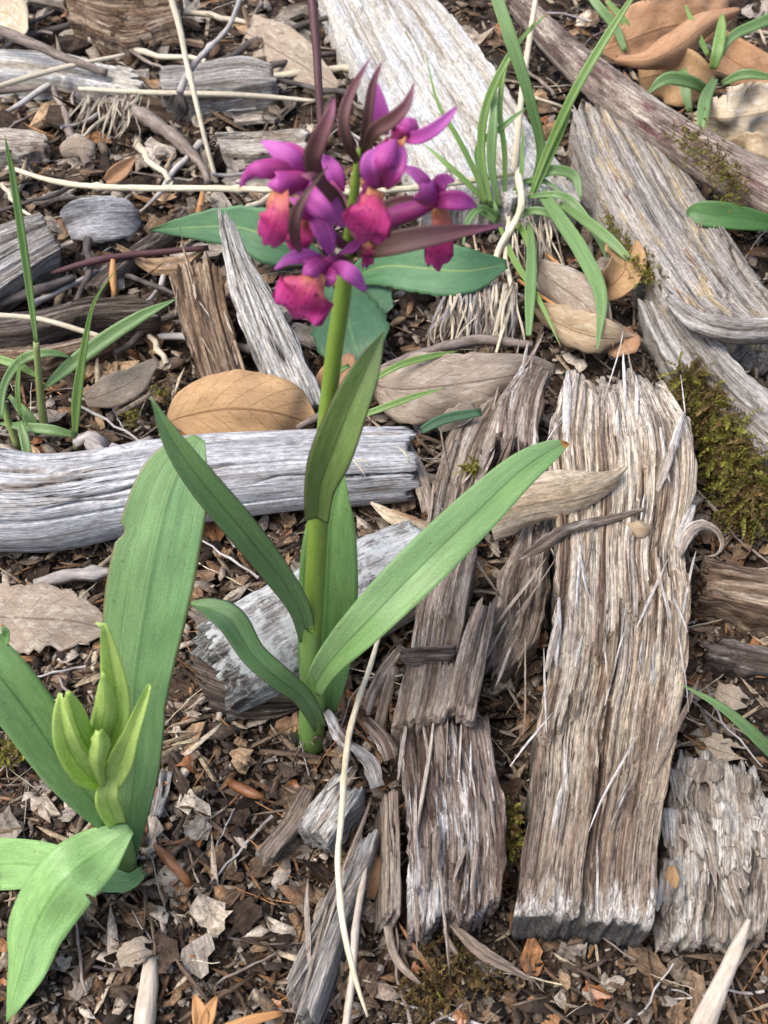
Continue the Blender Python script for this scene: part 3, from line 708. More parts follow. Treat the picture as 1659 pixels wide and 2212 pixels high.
# shaving curl on its right edge
c0 = A(1478, 1175, 2.9)
pts = [A(1468, 1200, 2.75), A(1485, 1160, 3.0), A(1510, 1138, 3.1), A(1540, 1145, 2.9), A(1557, 1170, 2.5), A(1550, 1195, 2.2), A(1530, 1200, 2.0)]
blade('curled_shaving', pts, [10, 34, 36, 28, 20, 14, 8], M['splinter'], o, nb=9, thick=0.03, seed=77, bow=0.3, rag=0.4, roll=[0, 10, 20, 40, 55, 60, 60])

# rotten slab beside it
o = slab('rotten_slab', E([(852, 1525), (864, 1700), (870, 1850), (864, 2000)], 1.9), E([(1066, 1520), (1088, 1650), (1104, 1780), (1102, 1970)], 1.8), M['darkplank'], zb=-0.2, seed=9, plate=0.14, pw=0.8, pl=3.0, rag=(0.4, 0.5), cell=0.5, groove=0.025, cracks=11, edge=0.3,
         layers=((0.80, 0.22, 1, 0.3, 0.0, 0.55), (0.5, 0.2, -1, 1.2, 0.62, 1.0), (0.30, 0.12, 1, 1.2, 0.35, 0.6), (0.45, 0.12, 1, 0.8, 0.0, 0.3)), endz=0.2)
tag(o, 'short rotten slab with white flakes and a black broken end beside the long split plank', 'plank')
splinters(o, 22, 21, mats=('bark', 'darkplank', 'splinter'))
o = slab('bark_strip', E([(826, 1700), (830, 1850), (829, 1990)], 1.5), E([(866, 1700), (872, 1850), (868, 2000)], 1.4), M['bark'], zb=-0.1, seed=10, rag=(0.3, 0.4), edge=0.1, cracks=3)
tag(o, 'narrow grey brown bark strip along the left side of the rotten slab', 'bark')

# strips bridging up between the slabs
o = slab('bark_strip', E([(936, 1180), (900, 1290), (878, 1425)], [1.9, 2.5, 2.1]), E([(1036, 1180), (1016, 1290), (992, 1425)], [1.9, 2.5, 2.1]), M['bark'], zb=-0.1, seed=12, rag=(0.3, 0.3), bow=0.2, groove=0.011, cracks=3)
tag(o, 'arched smooth brown bark strip standing over the gap beside the lichened log', 'bark')
o = slab('bark_strip', E([(874, 1405), (856, 1490), (838, 1580)], [2.0, 2.2, 2.1]), E([(985, 1405), (985, 1490), (960, 1570)], [2.1, 2.25, 2.15]), M['bark'], zb=-0.1, seed=13, rag=(0.3, 0.5), bow=0.15, groove=0.014, cracks=3)
tag(o, 'brown bark flake lapping over the top of the rotten slab', 'bark')
o = slab('bark_strip', E([(1022, 1310), (980, 1420), (948, 1545)], [2.4, 2.5, 2.3]), E([(1078, 1270), (1060, 1400), (1030, 1565)], [2.4, 2.5, 2.3]), M['bark'], thick=0.5, seed=14, rag=(0.5, 0.4), bow=0.15, groove=0.017, cracks=4)
tag(o, 'slanting dark bark strip leaning on the upper end of the rotten slab', 'bark')
o = slab('bark_strip', E([(852, 1402), (910, 1395), (990, 1392)], 2.45), E([(856, 1432), (915, 1430), (990, 1426)], 2.45), M['blackbark'], thick=0.25, seed=15, rag=(0.3, 0.3), bow=0.08, groove=0.017, cracks=3)
tag(o, 'dark bark strip lying crosswise over the brown strips', 'bark')
o = slab('bark_slab', E([(1050, 820), (965, 930), (918, 1090), (900, 1230)], [1.6, 1.7, 1.7, 1.6]), E([(1120, 830), (1085, 930), (1040, 1090), (1018, 1225)], [1.6, 1.7, 1.7, 1.6]), M['bark'], zb=-0.2, seed=16, rag=(1.0, 0.5), cell=0.4, groove=0.028, cracks=9, edge=0.3, layers=((0.5, 0.18, 1, 1.2, 0.3, 0.7), (0.3, 0.15, -1, 1, 0.0, 0.4)))
tag(o, 'brown fibrous bark slab running back from the lichened log to the grey dead leaf', 'bark')
splinters(o, 16, 31, mats=('bark', 'splinter'), ang=10)
o = slab('bark_slab', E([(1125, 780), (1075, 850), (1050, 960)], [2.2, 2.1, 1.9]), E([(1205, 790), (1180, 870), (1175, 990)], [2.0, 2.0, 1.7]), M['darkplank'], zb=-0.2, seed=17, rag=(0.9, 0.6), cell=0.3, groove=0.033, cracks=7, bow=0.2, edge=0.3)
tag(o, 'upright sheaf of brown bark strips against the far end of the split plank', 'bark')
splinters(o, 10, 33, mats=('bark', 'darkplank'), ang=10)
o = slab('bark_slab', E([(1130, 1130), (1075, 1225), (1050, 1330), (1020, 1430)], [1.7, 1.8, 1.7, 1.3]), E([(1204, 1130), (1198, 1250), (1172, 1370), (1110, 1470)], [1.9, 1.9, 1.7, 1.2]), M['bark'], zb=-0.2, seed=18, rag=(0.6, 0.9), cell=0.3, groove=0.039, cracks=8, edge=0.35, layers=((0.45, 0.25, 1, 0.9, 0.3, 1.0), (0.7, 0.2, 1, 0.9, 0.0, 0.6)))
tag(o, 'shaggy dark bark slab wedged against the left edge of the split plank', 'bark')
splinters(o, 14, 34, mats=('bark', 'splinter', 'blackbark'), ang=12)

# tan curl of bark and ribbon lying across the plank
o = empty('bark_curl', A(1200, 1080, 2.8), 'pale tan curled bark strip lying across the split plank below the green leaf tip', 'bark')
blade('curl', [A(1050, 1105, 3.1), A(1140, 1078, 3.4), A(1240, 1060, 3.5), A(1310, 1038, 3.4), A(1356, 1008, 3.2)], [150, 118, 104, 62, 8], M['tanstrip'], o, nb=17, na=50, thick=0.05, seed=5, bow=0.75, rag=0.08, outline=True, wave=0.1)
blade('ribbon', [A(1395, 1098, 2.85), A(1330, 1118, 2.95), A(1240, 1138, 3.0), A(1180, 1172, 2.95), A(1120, 1208, 2.2)], [8, 20, 26, 36, 12], M['bark'], o, nb=7, na=40, thick=0.05, seed=6, bow=0.4, rag=0.25)
blade('ribbon', [A(800, 1085, 1.7), A(850, 1118, 1.9), A(905, 1140, 1.8), A(960, 1150, 1.4)], [8, 42, 46, 10], M['tanstrip'], tag(empty('bark_flake', A(850, 1120, 1.6)), 'torn pale brown bark flake on the end of the lichened log', 'bark'), nb=7, thick=0.06, seed=8, rag=0.4, bow=0.3)

# silver log on the left
o = log('silver_log', [(-60, 1078, 1.75, 118), (90, 1085, 1.72, 105), (250, 1062, 1.7, 96), (420, 1036, 1.65, 96), (600, 1018, 1.6, 92), (780, 1006, 1.5, 84), (900, 1000, 1.45, 78)], M['silver'], seed=4, nr=258, major=6, knots=((0.37, 2.05, 0.5), (0.72, 1.5, 0.35)), cracks=26, cdepth=0.38, groove=0.010, rag=(0.2, 0.45), und=0.12)
tag(o, 'smooth silver grey weathered log with dark cracks behind the orchids', 'log')
for q, (x0, y0, x1, y1) in enumerate([(742, 975, 790, 1030), (770, 990, 800, 1005), (735, 985, 720, 1000), (860, 965, 885, 1000)]):
    tube('splinter', [A(x0, y0, 3.1), A((x0 + x1) / 2 + 5, (y0 + y1) / 2, 3.15), A(x1, y1, 2.9)], [1.5, 2, 1], M['straw'], o, nr=5)
# lichened log behind the stem
o = log('lichened_log', [(440, 1470, 1.0, 100), (560, 1405, 1.1, 112), (680, 1338, 1.15, 112), (790, 1276, 1.1, 104), (915, 1208, 1.0, 88)], M['lichenlog'], seed=6, cracks=13, cdepth=0.22, groove=0.014, rag=(0.9, 0.4), und=0.1, ring=0.035)
slab('rotten_end', E([(398, 1400), (500, 1440), (650, 1478)], [1.1, 1.2, 0.9]), E([(425, 1545), (530, 1570), (650, 1545)], [0.2, 0.3, 0.2]), M['blackbark'], o, zb=-0.3, seed=51, rag=(0.6, 0.5), groove=0.066, cracks=9, edge=0.5, und=0.3, plate=0.2, bow=0.3)
tag(o, 'pale lichened bark log lying behind the orchid stem with dark rotten end', 'log')

# pale board at the back
o = slab('pale_board', E([(675, -40), (722, 80), (790, 210), (860, 335), (905, 425)], 1.7), E([(935, -30), (1018, 70), (1105, 195), (1195, 325), (1275, 435)], 1.7), M['paleplank'], zb=-0.2, seed=23, rag=(0.5, 0.5), groove=0.014, cracks=8, edge=0.4, und=0.12, layers=((0.35, 0.12, -1, 1.0, 0.55, 1.0),))
tag(o, 'wide pale cream board lying behind the purple flowers', 'board')
# grey log on the right
o = slab('grey_log', E([(1228, 222), (1262, 330), (1330, 465), (1392, 570), (1450, 655), (1520, 715)], [1.9, 2.2, 2.4, 2.4, 2.3, 2.1]), E([(1395, 250), (1478, 350), (1565, 480), (1640, 590), (1700, 660), (1760, 720)], [1.9, 2.1, 2.2, 2.2, 2.1, 2.0]), M['warmgrey'], zb=-0.2, seed=25, rag=(0.8, 0.5), groove=0.028, cracks=16, bow=0.35, edge=0.3, cdepth=0.4, layers=((0.42, 0.2, 1, 1.0, 0.55, 0.85),))
tag(o, 'grey fibrous weathered log with tan patches under the mossy branch', 'log')
splinters(o, 14, 35, mats=('splinter', 'greyplank'), ang=8)
blade('rolled_edge', [A(1440, 640, 2.5), A(1500, 690, 2.75), A(1580, 715, 2.8), A(1680, 712, 2.8)], [26, 50, 60, 66], M['greyplank'], o, nb=11, na=36, thick=0.1, seed=9, bow=0.7, rag=0.15)
# bark slab below it
o = slab('bark_slab', E([(1372, 640), (1415, 745), (1510, 880), (1650, 1010)], [1.6, 1.4, 1.3, 1.2]), E([(1470, 640), (1540, 715), (1620, 800), (1740, 900)], [1.9, 1.8, 1.7, 1.6]), M['greyplank'], zb=-0.2, seed=26, rag=(0.5, 0.3), groove=0.014, cracks=7, edge=0.3)
tag(o, 'flat grey brown bark slab under the grey log with moss along its edge', 'bark')
# mossy branch
o = log('mossy_branch', [(1120, 10, 1.9, 24), (1215, 105, 2.1, 34), (1330, 205, 2.5, 42), (1450, 290, 2.8, 44), (1570, 365, 2.9, 50), (1720, 450, 2.9, 56)], M['branch'], seed=8, nr=70, cracks=7, cdepth=0.12, groove=0.014, rag=(0.3, 0.1), ring=0.03)
tag(o, 'round brown branch with pale peeling bark and moss resting on the grey log', 'branch')

# left middle block: brown rotten and streaked silver
o = slab('rotten_stump', E([(352, 575), (382, 690), (422, 815)], [2.6, 2.0, 1.1]), E([(478, 545), (505, 690), (555, 860)], [2.7, 2.0, 1.0]), M['rotten'], zb=-0.2, seed=31, rag=(0.8, 0.4), cell=0.35, groove=0.036, cracks=9, edge=0.25)
tag(o, 'upright brown rotten wood block with fibrous top behind the brown leaf', 'wood')
splinters(o, 10, 36, mats=('rotten', 'splinter'), ang=8)
o = slab('streaked_wood', E([(468, 450), (474, 540), (492, 655), (532, 770), (580, 880)], [4.4, 3.8, 2.9, 2.1, 1.4]), E([(502, 470), (552, 565), (618, 665), (675, 780), (716, 885)], [4.3, 3.7, 2.9, 2.0, 1.3]), M['striped'], zb=-0.2, seed=32, rag=(0.5, 0.3), groove=0.022, cracks=6, edge=0.35, bow=0.25)
tag(o, 'curving silver wood with black streaks leaning beside the rotten block', 'wood')
# back left
o = slab('pale_board', E([(-30, 98), (120, 108), (230, 130), (300, 148)], 1.4), E([(-30, 158), (120, 172), (240, 190), (320, 205)], 1.2), M['paleplank'], zb=-0.2, seed=33, rag=(0.1, 1.6), groove=0.011, cracks=3, edge=0.3)
tag(o, 'pale flat board lying under the dark forked twig', 'board')
o = slab('grey_block', E([(335, 142), (420, 130), (520, 112), (590, 132)], 1.9), E([(340, 194), (430, 194), (520, 188), (602, 180)], 1.7), M['greyplank'], zb=-0.2, seed=34, rag=(0.3, 0.4), groove=0.017, cracks=6, edge=0.2)
tag(o, 'squared grey wood block with straight grain behind a dangling grey twig', 'wood')
o = slab('grey_block', E([(-40, 490), (30, 468), (92, 450)], 2.3), E([(-40, 660), (60, 590), (142, 540)], 1.5), M['greyplank'], zb=-0.2, seed=35, rag=(0.1, 0.25), groove=0.028, cracks=7, edge=0.2)
tag(o, 'grey cracked wood block beside the blue grey bark flake', 'wood')
o = slab('rotten_bark', E([(-40, 690), (80, 655), (180, 640), (330, 636)], 2.0), E([(-40, 745), (80, 742), (200, 700), (352, 690)], 1.5), M['blackbark'], zb=-0.2, seed=36, rag=(0.1, 0.5), groove=0.044, cracks=10, edge=0.4, und=0.2, bow=0.2)
tag(o, 'dark furrowed rotten bark behind the grass shoots', 'bark')
o = slab('rotten_bark', E([(-40, 745), (90, 735), (200, 715), (270, 705)], 1.2), E([(-40, 800), (90, 790), (190, 765), (262, 735)], 1.0), M['rotten'], zb=-0.2, seed=37, rag=(0.1, 0.5), groove=0.033, cracks=8, edge=0.4, und=0.15)
tag(o, 'lower brown layer of rotten bark with flaking edge behind the grass shoots', 'bark')
o = empty('bark_flake', A(222, 500, 0.4), 'smooth blue grey bark flake shaped like a shell', 'bark')
blade('flake', [A(142, 490, 0.9), A(175, 478, 1.15), A(240, 472, 1.2), A(285, 470, 1.0), A(306, 468, 0.8)], [66, 98, 100, 76, 30], M['shell'], o, nb=13, na=30, thick=0.12, seed=3, bow=0.14, rag=0.1, lumps=0.08)
o = slab('rotten_chunk', E([(120, -50), (240, -40), (390, -30)], 1.9), E([(150, 50), (270, 95), (400, 60)], 1.5), M['rotten'], zb=-0.2, seed=38, plate=0.3, pl=2.0, rag=(0.5, 0.6), groove=0.044, cracks=8, edge=0.7, und=0.4)
tag(o, 'lumpy rotten wood chunk at the back above the grey wood block', 'wood')
o = slab('white_bark', E([(455, 290), (540, 278), (660, 268)], 0.9), E([(460, 330), (560, 335), (690, 318)], 0.7), M['flaky'], zb=-0.2, seed=39, rag=(0.4, 0.4), groove=0.022, cracks=4, edge=0.4, und=0.2)
tag(o, 'whitish peeling bark piece behind the left purple flower', 'bark')
o = slab('white_bark', E([(-30, 260), (60, 270), (100, 290)], 0.9), E([(-30, 330), (50, 335), (110, 320)], 0.7), M['flaky'], zb=-0.2, seed=40, rag=(0.2, 0.4), groove=0.022, cracks=4, edge=0.4, und=0.2)
tag(o, 'pinkish white peeling bark piece beside the tall grass blade', 'bark')
o = slab('charred_stick', E([(395, 445), (330, 490), (255, 545), (180, 610)], 0.9), E([(415, 462), (355, 510), (285, 565), (215, 635)], 0.8), M['blackbark'], zb=-0.2, seed=41, rag=(0.3, 0.4), groove=0.019, cracks=4, edge=0.15, bow=0.15)
tag(o, 'black edged stick slanting down from the green leaf to the rotten bark', 'stick')

# foreground wood
o = slab('small_wood_block', E([(722, 1664), (680, 1715), (628, 1785)], [2.0, 1.9, 1.7]), E([(796, 1690), (762, 1750), (712, 1822)], [2.0, 1.9, 1.7]), M['striped'], zb=-0.2, seed=42, rag=(0.5, 0.15), cell=0.3, groove=0.028, cracks=4, edge=0.15, endz=0.1)
tag(o, 'small squared wood block with white streaks below the orchid base', 'wood')
splinters(o, 5, 37, mats=('splinter', 'striped'), lmax=1.6, ang=8)
o = slab('grey_lath', E([(768, 1792), (720, 1890), (672, 1990), (588, 2160)], 1.2), E([(830, 1768), (795, 1880), (752, 1985), (664, 2232)], 1.3), M['greyplank'], zb=-0.2, seed=43, rag=(0.6, 0.6), cell=0.35, groove=0.019, cracks=8, edge=0.15, layers=((0.55, 0.12, -1, 1.2, 0.0, 0.35),))
tag(o, 'long grey lath lying beneath the bent straw stem', 'wood')
splinters(o, 8, 38, mats=('splinter', 'bark'), ang=6)
o = slab('grey_lath', E([(655, 1688), (610, 1760), (548, 1838)], 1.0), E([(690, 1712), (655, 1775), (588, 1862)], 0.9), M['bark'], zb=-0.2, seed=44, rag=(0.4, 0.3), groove=0.014, cracks=3, edge=0.1)
tag(o, 'short brown lath left of the small wood block', 'wood')
o = slab('grey_lath', E([(345, 1660), (338, 1710), (328, 1765)], 0.9), E([(378, 1668), (368, 1715), (350, 1770)], 0.7), M['greyplank'], zb=-0.2, seed=45, rag=(0.2, 0.3), groove=0.014, cracks=3, edge=0.1)
tag(o, 'stubby grey stick right of the broad orchid leaf', 'wood')
o = slab('flaky_bark', E([(1450, 1600), (1425, 1760), (1415, 1880), (1418, 2035)], [0.9, 1.2, 1.3, 1.0]), E([(1650, 1630), (1680, 1760), (1690, 1880), (1680, 2040)], [0.7, 0.9, 1.0, 0.7]), M['flaky'], zb=-0.3, seed=46, plate=0.12, pw=1.6, pl=1.8, rag=(0.8, 0.4), cell=0.6, groove=0.025, cracks=7, edge=0.5, und=0.25, layers=((0.3, 0.2, 1, 1.2, 0.1, 0.5), (0.55, 0.2, 1, 1.0, 0.4, 1.0), (0.75, 0.18, 1, 0.8, 0.0, 0.7)))
tag(o, 'flaking whitish bark slab right of the near end of the split plank', 'bark')
P_, N_, _, _ = SLABS[o.name]
for k in range(22):
    i, j = rng.integers(4, P_.shape[0] - 8), rng.integers(3, P_.shape[1] - 3)
    p = P_[i, j] + N_ * 0.10; an = rng.normal(-1.57, 0.35); d = np.array([math.cos(an), math.sin(an), 0.02]); ln = rng.uniform(0.8, 2.0); w = rng.uniform(40, 110)
    blade('bark_scale', [p - d * ln / 2, p, p + d * ln / 2], [w * .8, w, w * .7], M['flaky'], o, nb=8, na=12, thick=0.08, seed=k, rag=0.6, lumps=0.10, normal=(0, 0, 1), ragf=6, endf=lambda x, k=k: 1 - 0.3 * abs(math.sin(3 * x + k)))
o = slab('rotten_log', E([(1510, 1205), (1580, 1212), (1720, 1225)], 1.1), E([(1505, 1300), (1590, 1325), (1720, 1360)], 0.9), M['rotten'], zb=-0.3, seed=47, rag=(0.5, 0.2), groove=0.044, cracks=10, edge=0.4, und=0.25, bow=0.3)
tag(o, 'crumbling dark brown rotten log right of the split plank', 'log')
o = slab('rotten_log', E([(1512, 1385), (1590, 1380), (1720, 1400)], 0.7), E([(1505, 1440), (1590, 1455), (1720, 1480)], 0.5), M['blackbark'], zb=-0.3, seed=48, rag=(0.5, 0.2), groove=0.039, cracks=7, edge=0.5, und=0.25, bow=0.2)
tag(o, 'dark peeling bark below the crumbling rotten log', 'bark')
o = tube('peeled_stick', [A(1618, 1985, 1.9), A(1590, 2050, 1.5), A(1560, 2120, 1.1), A(1515, 2225, 0.8)], [5, 15, 19, 26], M['palestick'], seed=2, bump=0.12, nr=14)
tag(o, 'pointed peeled pale stick in front of the flaking bark slab', 'stick')
o = tube('peeled_stick', [A(325, 2070, 0.5), A(322, 2120, 0.5), A(310, 2230, 0.4)], [14, 21, 23], M['palestick'], seed=3, bump=0.15, nr=14)
tag(o, 'pale straight stick emerging from under a torn leaf near the bottom', 'stick')

# ------------------------------------------------------------------ twigs, straws and stalks
def thing_tube(name, pts, r, mat, label, cat, **kw):
    o = tube(name, pts, r, M[mat], **kw); return tag(o, label, cat)
thing_tube('straw', [A(18, 362, 1.6), A(120, 392, 1.7), A(238, 405, 1.8), A(500, 408, 2.2), A(760, 415, 2.4), A(960, 398, 2.2), A(1112, 374, 2.0)], [5, 6, 7, 7, 7, 7, 6], 'straw', 'long cream straw lying level behind the purple flowers', 'straw', seed=1, knots=[0.2, 0.47, 0.7], nr=8, bump=0.18)
thing_tube('straw', [A(834, 1318, 1.2), A(800, 1440, 1.8), A(772, 1520, 2.3), A(750, 1610, 2.4), A(738, 1760, 2.7), A(730, 1860, 2.5), A(742, 2000, 2.1), A(764, 2100, 1.9), A(794, 2196, 1.5)], [4, 6, 6, 7, 7, 7, 7, 6, 3], 'straw', 'long bent straw stem hanging down past the small wood block', 'straw', seed=2, knots=[0.32, 0.55, 0.8], nr=8, bump=0.18)
thing_tube('dry_stalk', [A(668, -40, 6.2), A(680, 60, 4.8), A(688, 180, 3.0), A(695, 300, 1.0), A(698, 345, 0.2)], [10, 10, 9, 8, 8], 'redtwig', 'dark red upright stalk behind the flower spike', 'stalk', seed=3, bump=0.08, nr=10)
thing_tube('dry_stalk', [A(362, -30, 6.5), A(388, 60, 5.2), A(402, 130, 4.2), A(420, 205, 3.2), A(440, 290, 2.0), A(468, 395, 0.3)], [7, 7, 6, 6, 5, 5], 'strawgrey', 'thin pale stalk standing behind the grey twig', 'stalk', seed=4, knots=[0.45], nr=8)
o = empty('hanging_twig', A(385, 215, 0.6), 'thin grey twig with a shrivelled tuft at its lower end', 'twig')
tube('twig', [A(525, -20, 5.8), A(492, 60, 4.8), A(440, 115, 4.2), A(405, 160, 3.6), A(388, 200, 3.2)], [5, 5, 6, 7, 8], M['twiggrey'], o, seed=5, bump=0.2, bfreq=5, knots=[0.55])
for k in range(9):
    q = A(390 + rng.uniform(-12, 8), 205, 3.1)
    blade('withered_scale', [q, q + [rng.uniform(-.3, .3), rng.uniform(-.2, .2), -0.5], q + [rng.uniform(-.5, .4), rng.uniform(-.3, .3), -1.3]], [10, 13, 3], M['blacktwig'], o, nb=4, na=7, seed=k, fold=0.4)
thing_tube('forked_twig', [A(-30, 55, 2.8), A(60, 90, 2.5), A(140, 125, 2.1), A(230, 158, 1.6)], [12, 12, 10, 9], 'twig', 'dark forked twig lying over the pale board', 'twig', seed=6, bump=0.15)
thing_tube('straw', [A(-20, 192, 1.9), A(120, 150, 1.9), A(270, 118, 1.9)], [6, 6, 4], 'strawgrey', 'grey brown straw crossing the pale board', 'straw', seed=7)
thing_tube('straw', [A(170, 192, 1.5), A(320, 200, 1.6), A(520, 205, 1.6), A(680, 218, 1.3)], [5, 6, 6, 4], 'strawgrey', 'straight beige straw in front of the grey wood block', 'straw', seed=8)
thing_tube('curved_root', [A(225, 215, 0.9), A(300, 245, 1.1), A(370, 290, 1.0), A(430, 350, 0.7), A(450, 395, 0.5)], [16, 18, 15, 10, 7], 'twig', 'knobbly grey brown root curving down below the beige straw', 'root', seed=9, bump=0.45, bfreq=4)
thing_tube('dark_twig', [A(110, 590, 0.9), A(220, 560, 1.1), A(340, 545, 1.0), A(450, 535, 0.8)], [6, 8, 7, 6], 'redtwig', 'reddish dark twig lying behind the rotten bark', 'twig', seed=10, bump=0.12)
thing_tube('dark_twig', [A(0, 655, 0.9), A(90, 625, 1.0), A(160, 600, 0.9)], [10, 11, 8], 'blacktwig', 'black twig stub behind the rotten bark by the tall grass', 'twig', seed=11, bump=0.2)
thing_tube('straw', [A(-10, 680, 2.6), A(90, 690, 2.6), A(200, 722, 2.4), A(240, 735, 2.2)], [6, 6, 6, 5], 'strawgrey', 'drab straw lying on the dark furrowed bark', 'straw', seed=12)
thing_tube('grey_twig', [A(75, 1262, 0.5), A(140, 1245, 0.6), A(190, 1240, 0.6), A(245, 1235, 0.5)], [11, 13, 12, 10], 'twiggrey', 'grey knotted twig piece just below the silver log', 'twig', seed=13, bump=0.25, knots=[0.4, 0.75])
thing_tube('knotted_twig', [A(160, 960, 0.7), A(200, 945, 0.8), A(230, 990, 0.8), A(330, 960, 0.6)], [10, 18, 20, 16], 'twiggrey', 'knobbly dark twig lying behind the silver log by the grass shoot', 'twig', seed=14, bump=0.35, knots=[0.3, 0.6])
thing_tube('bark_strand', [A(640, 925, 1.4), A(720, 880, 1.6), A(820, 800, 1.6), A(930, 760, 1.3), A(1030, 735, 1.1), A(1150, 745, 1.0)], [7, 10, 10, 12, 13, 9], 'twig', 'dark bark strand running along the top of the grey dead leaf', 'bark', seed=15, bump=0.2)
thing_tube('stringy_straw', [A(1118, 372, 2.4), A(1125, 450, 2.0), A(1078, 540, 1.6), A(1066, 610, 1.2), A(1088, 650, 1.0)], [8, 8, 7, 6, 4], 'straw', 'frayed pale straw hanging down from the grass tuft', 'straw', seed=16, bump=0.3)
thing_tube('stringy_straw', [A(1160, -20, 5.0), A(1130, 180, 3.3), A(1115, 330, 2.0), A(1105, 400, 1.2), A(1090, 460, 0.6)], [6, 7, 8, 10, 8], 'strawgrey', 'upright tan straw standing in the grass tuft', 'straw', seed=17, knots=[0.6])
thing_tube('stringy_straw', [A(1100, 470, 1.5), A(1092, 560, 1.4), A(1105, 640, 1.4), A(1072, 762, 1.2)], [5, 6, 5, 3], 'straw', 'thin straw below the grass tuft beside the toothed green leaf', 'straw', seed=18, bump=0.2)
thing_tube('brown_needle_stem', [A(1120, 605, 0.9), A(1200, 660, 1.3), A(1265, 690, 1.5)], [4, 4, 3], 'needle', 'orange brown needle stem lying over the curled leaf', 'stem', seed=19)
thing_tube('brown_needle_stem', [A(1170, 540, 0.9), A(1240, 600, 1.3), A(1300, 655, 1.4)], [4, 4, 3], 'needle', 'second orange needle stem above the curled leaf', 'stem', seed=20)
thing_tube('bud_stalk', [A(333, 1823, 0.9), A(355, 1848, 0.8), A(385, 1880, 0.6), A(410, 1912, 0.3)], [4, 12, 12, 9], 'budbrown', 'shiny brown pointed bud with grey tip on the soil by the leafy orchid', 'bud', seed=21)
thing_tube('bud_stalk', [A(570, 1722, 0.6), A(540, 1712, 0.6), A(500, 1692, 0.4)], [5, 12, 10], 'budbrown', 'shiny brown pointed bud on the soil left of the brown lath', 'bud', seed=22)
thing_tube('ochre_bud_scale', [A(244, 560, 1.4), A(244, 600, 0.9), A(248, 640, 0.4)], [5, 9, 5], 'ochre', 'ochre pointed bud scale standing in the litter behind the grass', 'bud scale', seed=23)
thing_tube('ochre_bud_scale', [A(440, 405, 0.7), A(432, 450, 0.6), A(424, 485, 0.4)], [4, 8, 4], 'ochre', 'brown pointed bud scale beside the far green leaf', 'bud scale', seed=24)
thing_tube('tan_shaving', [A(790, 1870, 1.3), A(770, 1990, 1.1), A(762, 2100, 1.0), A(745, 2230, 0.7)], [5, 9, 8, 9], 'palestick', 'thin tan fibre strip to the right of the bent straw', 'fibre', seed=25, bump=0.2)
thing_tube('dark_twig', [A(1513, 1530, 0.8), A(1530, 1560, 0.9), A(1548, 1590, 0.6)], [5, 6, 8], 'blacktwig', 'dark twig stub with knob end right of the split plank', 'twig', seed=26, knots=[0.95])
def thing_blade(name, pts, w, mat, label, cat, group=None, **kw):
    o = blade(name, pts, w, M[mat], **kw); return tag(o, label, cat, group)
thing_blade('grey_shaving', [A(975, 1995, 0.9), A(1020, 2040, 0.9), A(1070, 2075, 0.8), A(1155, 2120, 0.6)], [14, 30, 30, 6], 'bark', 'grey curved shaving in front of the rotten slab', 'shaving', seed=2, bow=0.4, rag=0.2)
thing_blade('grey_shaving', [A(958, 2005, 0.8), A(975, 2045, 0.8), A(1005, 2080, 0.5)], [8, 14, 4], 'bark', 'thin short shaving under the front of the rotten slab', 'shaving', seed=3, bow=0.4, rag=0.2)
thing_blade('grey_shaving', [A(830, 1950, 0.8), A(850, 2060, 0.6), A(890, 2110, 0.6), A(915, 2130, 0.4)], [22, 20, 14, 5], 'bark', 'curving brown shaving below the narrow bark strip', 'shaving', seed=4, bow=0.4, rag=0.2)
for k, (pts, wd, mt, lb) in enumerate([
    ([(870, 1395), (830, 1450), (800, 1510), (795, 1545)], 34, 'bark', 'brown bark scrap hanging right of the orchid base'),
    ([(705, 1535), (735, 1590), (760, 1620)], 40, 'darkplank', 'folded bark scrap against the foot of the orchid'),
    ([(850, 1440), (835, 1500), (815, 1580)], 30, 'bark', 'thin upright bark scrap beside the lapping flake'),
    ([(790, 1555), (830, 1600), (845, 1640)], 46, 'darkplank', 'flat bark scrap beside the top of the rotten slab'),
    ([(760, 1610), (800, 1650), (815, 1700)], 42, 'greyplank', 'pale torn bark scrap above the small wood block'),
    ([(880, 960), (905, 1020), (925, 1100)], 40, 'bark', 'bark scrap hanging over the broken end of the silver log'),
    ([(985, 950), (960, 1020), (940, 1110)], 36, 'bark', 'long bark scrap beside the broken end of the silver log')]):
    thing_blade('bark_scrap', [A(x, y, 1.9 - 0.25 * i) for i, (x, y) in enumerate(pts)], [wd * .5, wd, wd * .9, wd * .3][:len(pts)], mt, lb, 'bark', seed=k + 50, bow=0.4, rag=0.35, lumps=0.08, thick=0.06, nb=7)

# ------------------------------------------------------------------ dead leaves
thing_blade('beech_leaf', [A(358, 915, 1.2), A(400, 898, 1.8), A(490, 882, 2.3), A(580, 888, 2.2), A(645, 905, 1.7), A(682, 920, 1.3)], [16, 122, 168, 166, 118, 16], 'beech', 'rounded light brown beech leaf resting against the silver log', 'leaf', nb=17, na=44, seed=2, bow=0.10, wave=0.45, wfreq=8, outline=True, lumps=0.16, rag=0.09, ragf=12)
thing_blade('grey_leaf', [A(800, 830, 1.2), A(870, 840, 1.9), A(980, 830, 2.2), A(1080, 815, 2.1), A(1160, 800, 1.7), A(1205, 795, 1.3)], [60, 165, 155, 120, 80, 26], 'beechgrey', 'large drab grey brown dead leaf arched behind the bark strips', 'leaf', nb=19, na=54, seed=3, bow=0.36, wave=0.4, wfreq=6, rag=0.2, ragf=10, lumps=0.16, outline=True)
thing_blade('leaf_scrap', [A(945, 925, 1.6), A(985, 900, 1.9), A(1025, 875, 1.8)], [30, 60, 16], 'drabbeige', 'torn pale grey leaf scrap on the front of the arched grey leaf', 'leaf', nb=9, seed=4, rag=0.45, lumps=0.1)
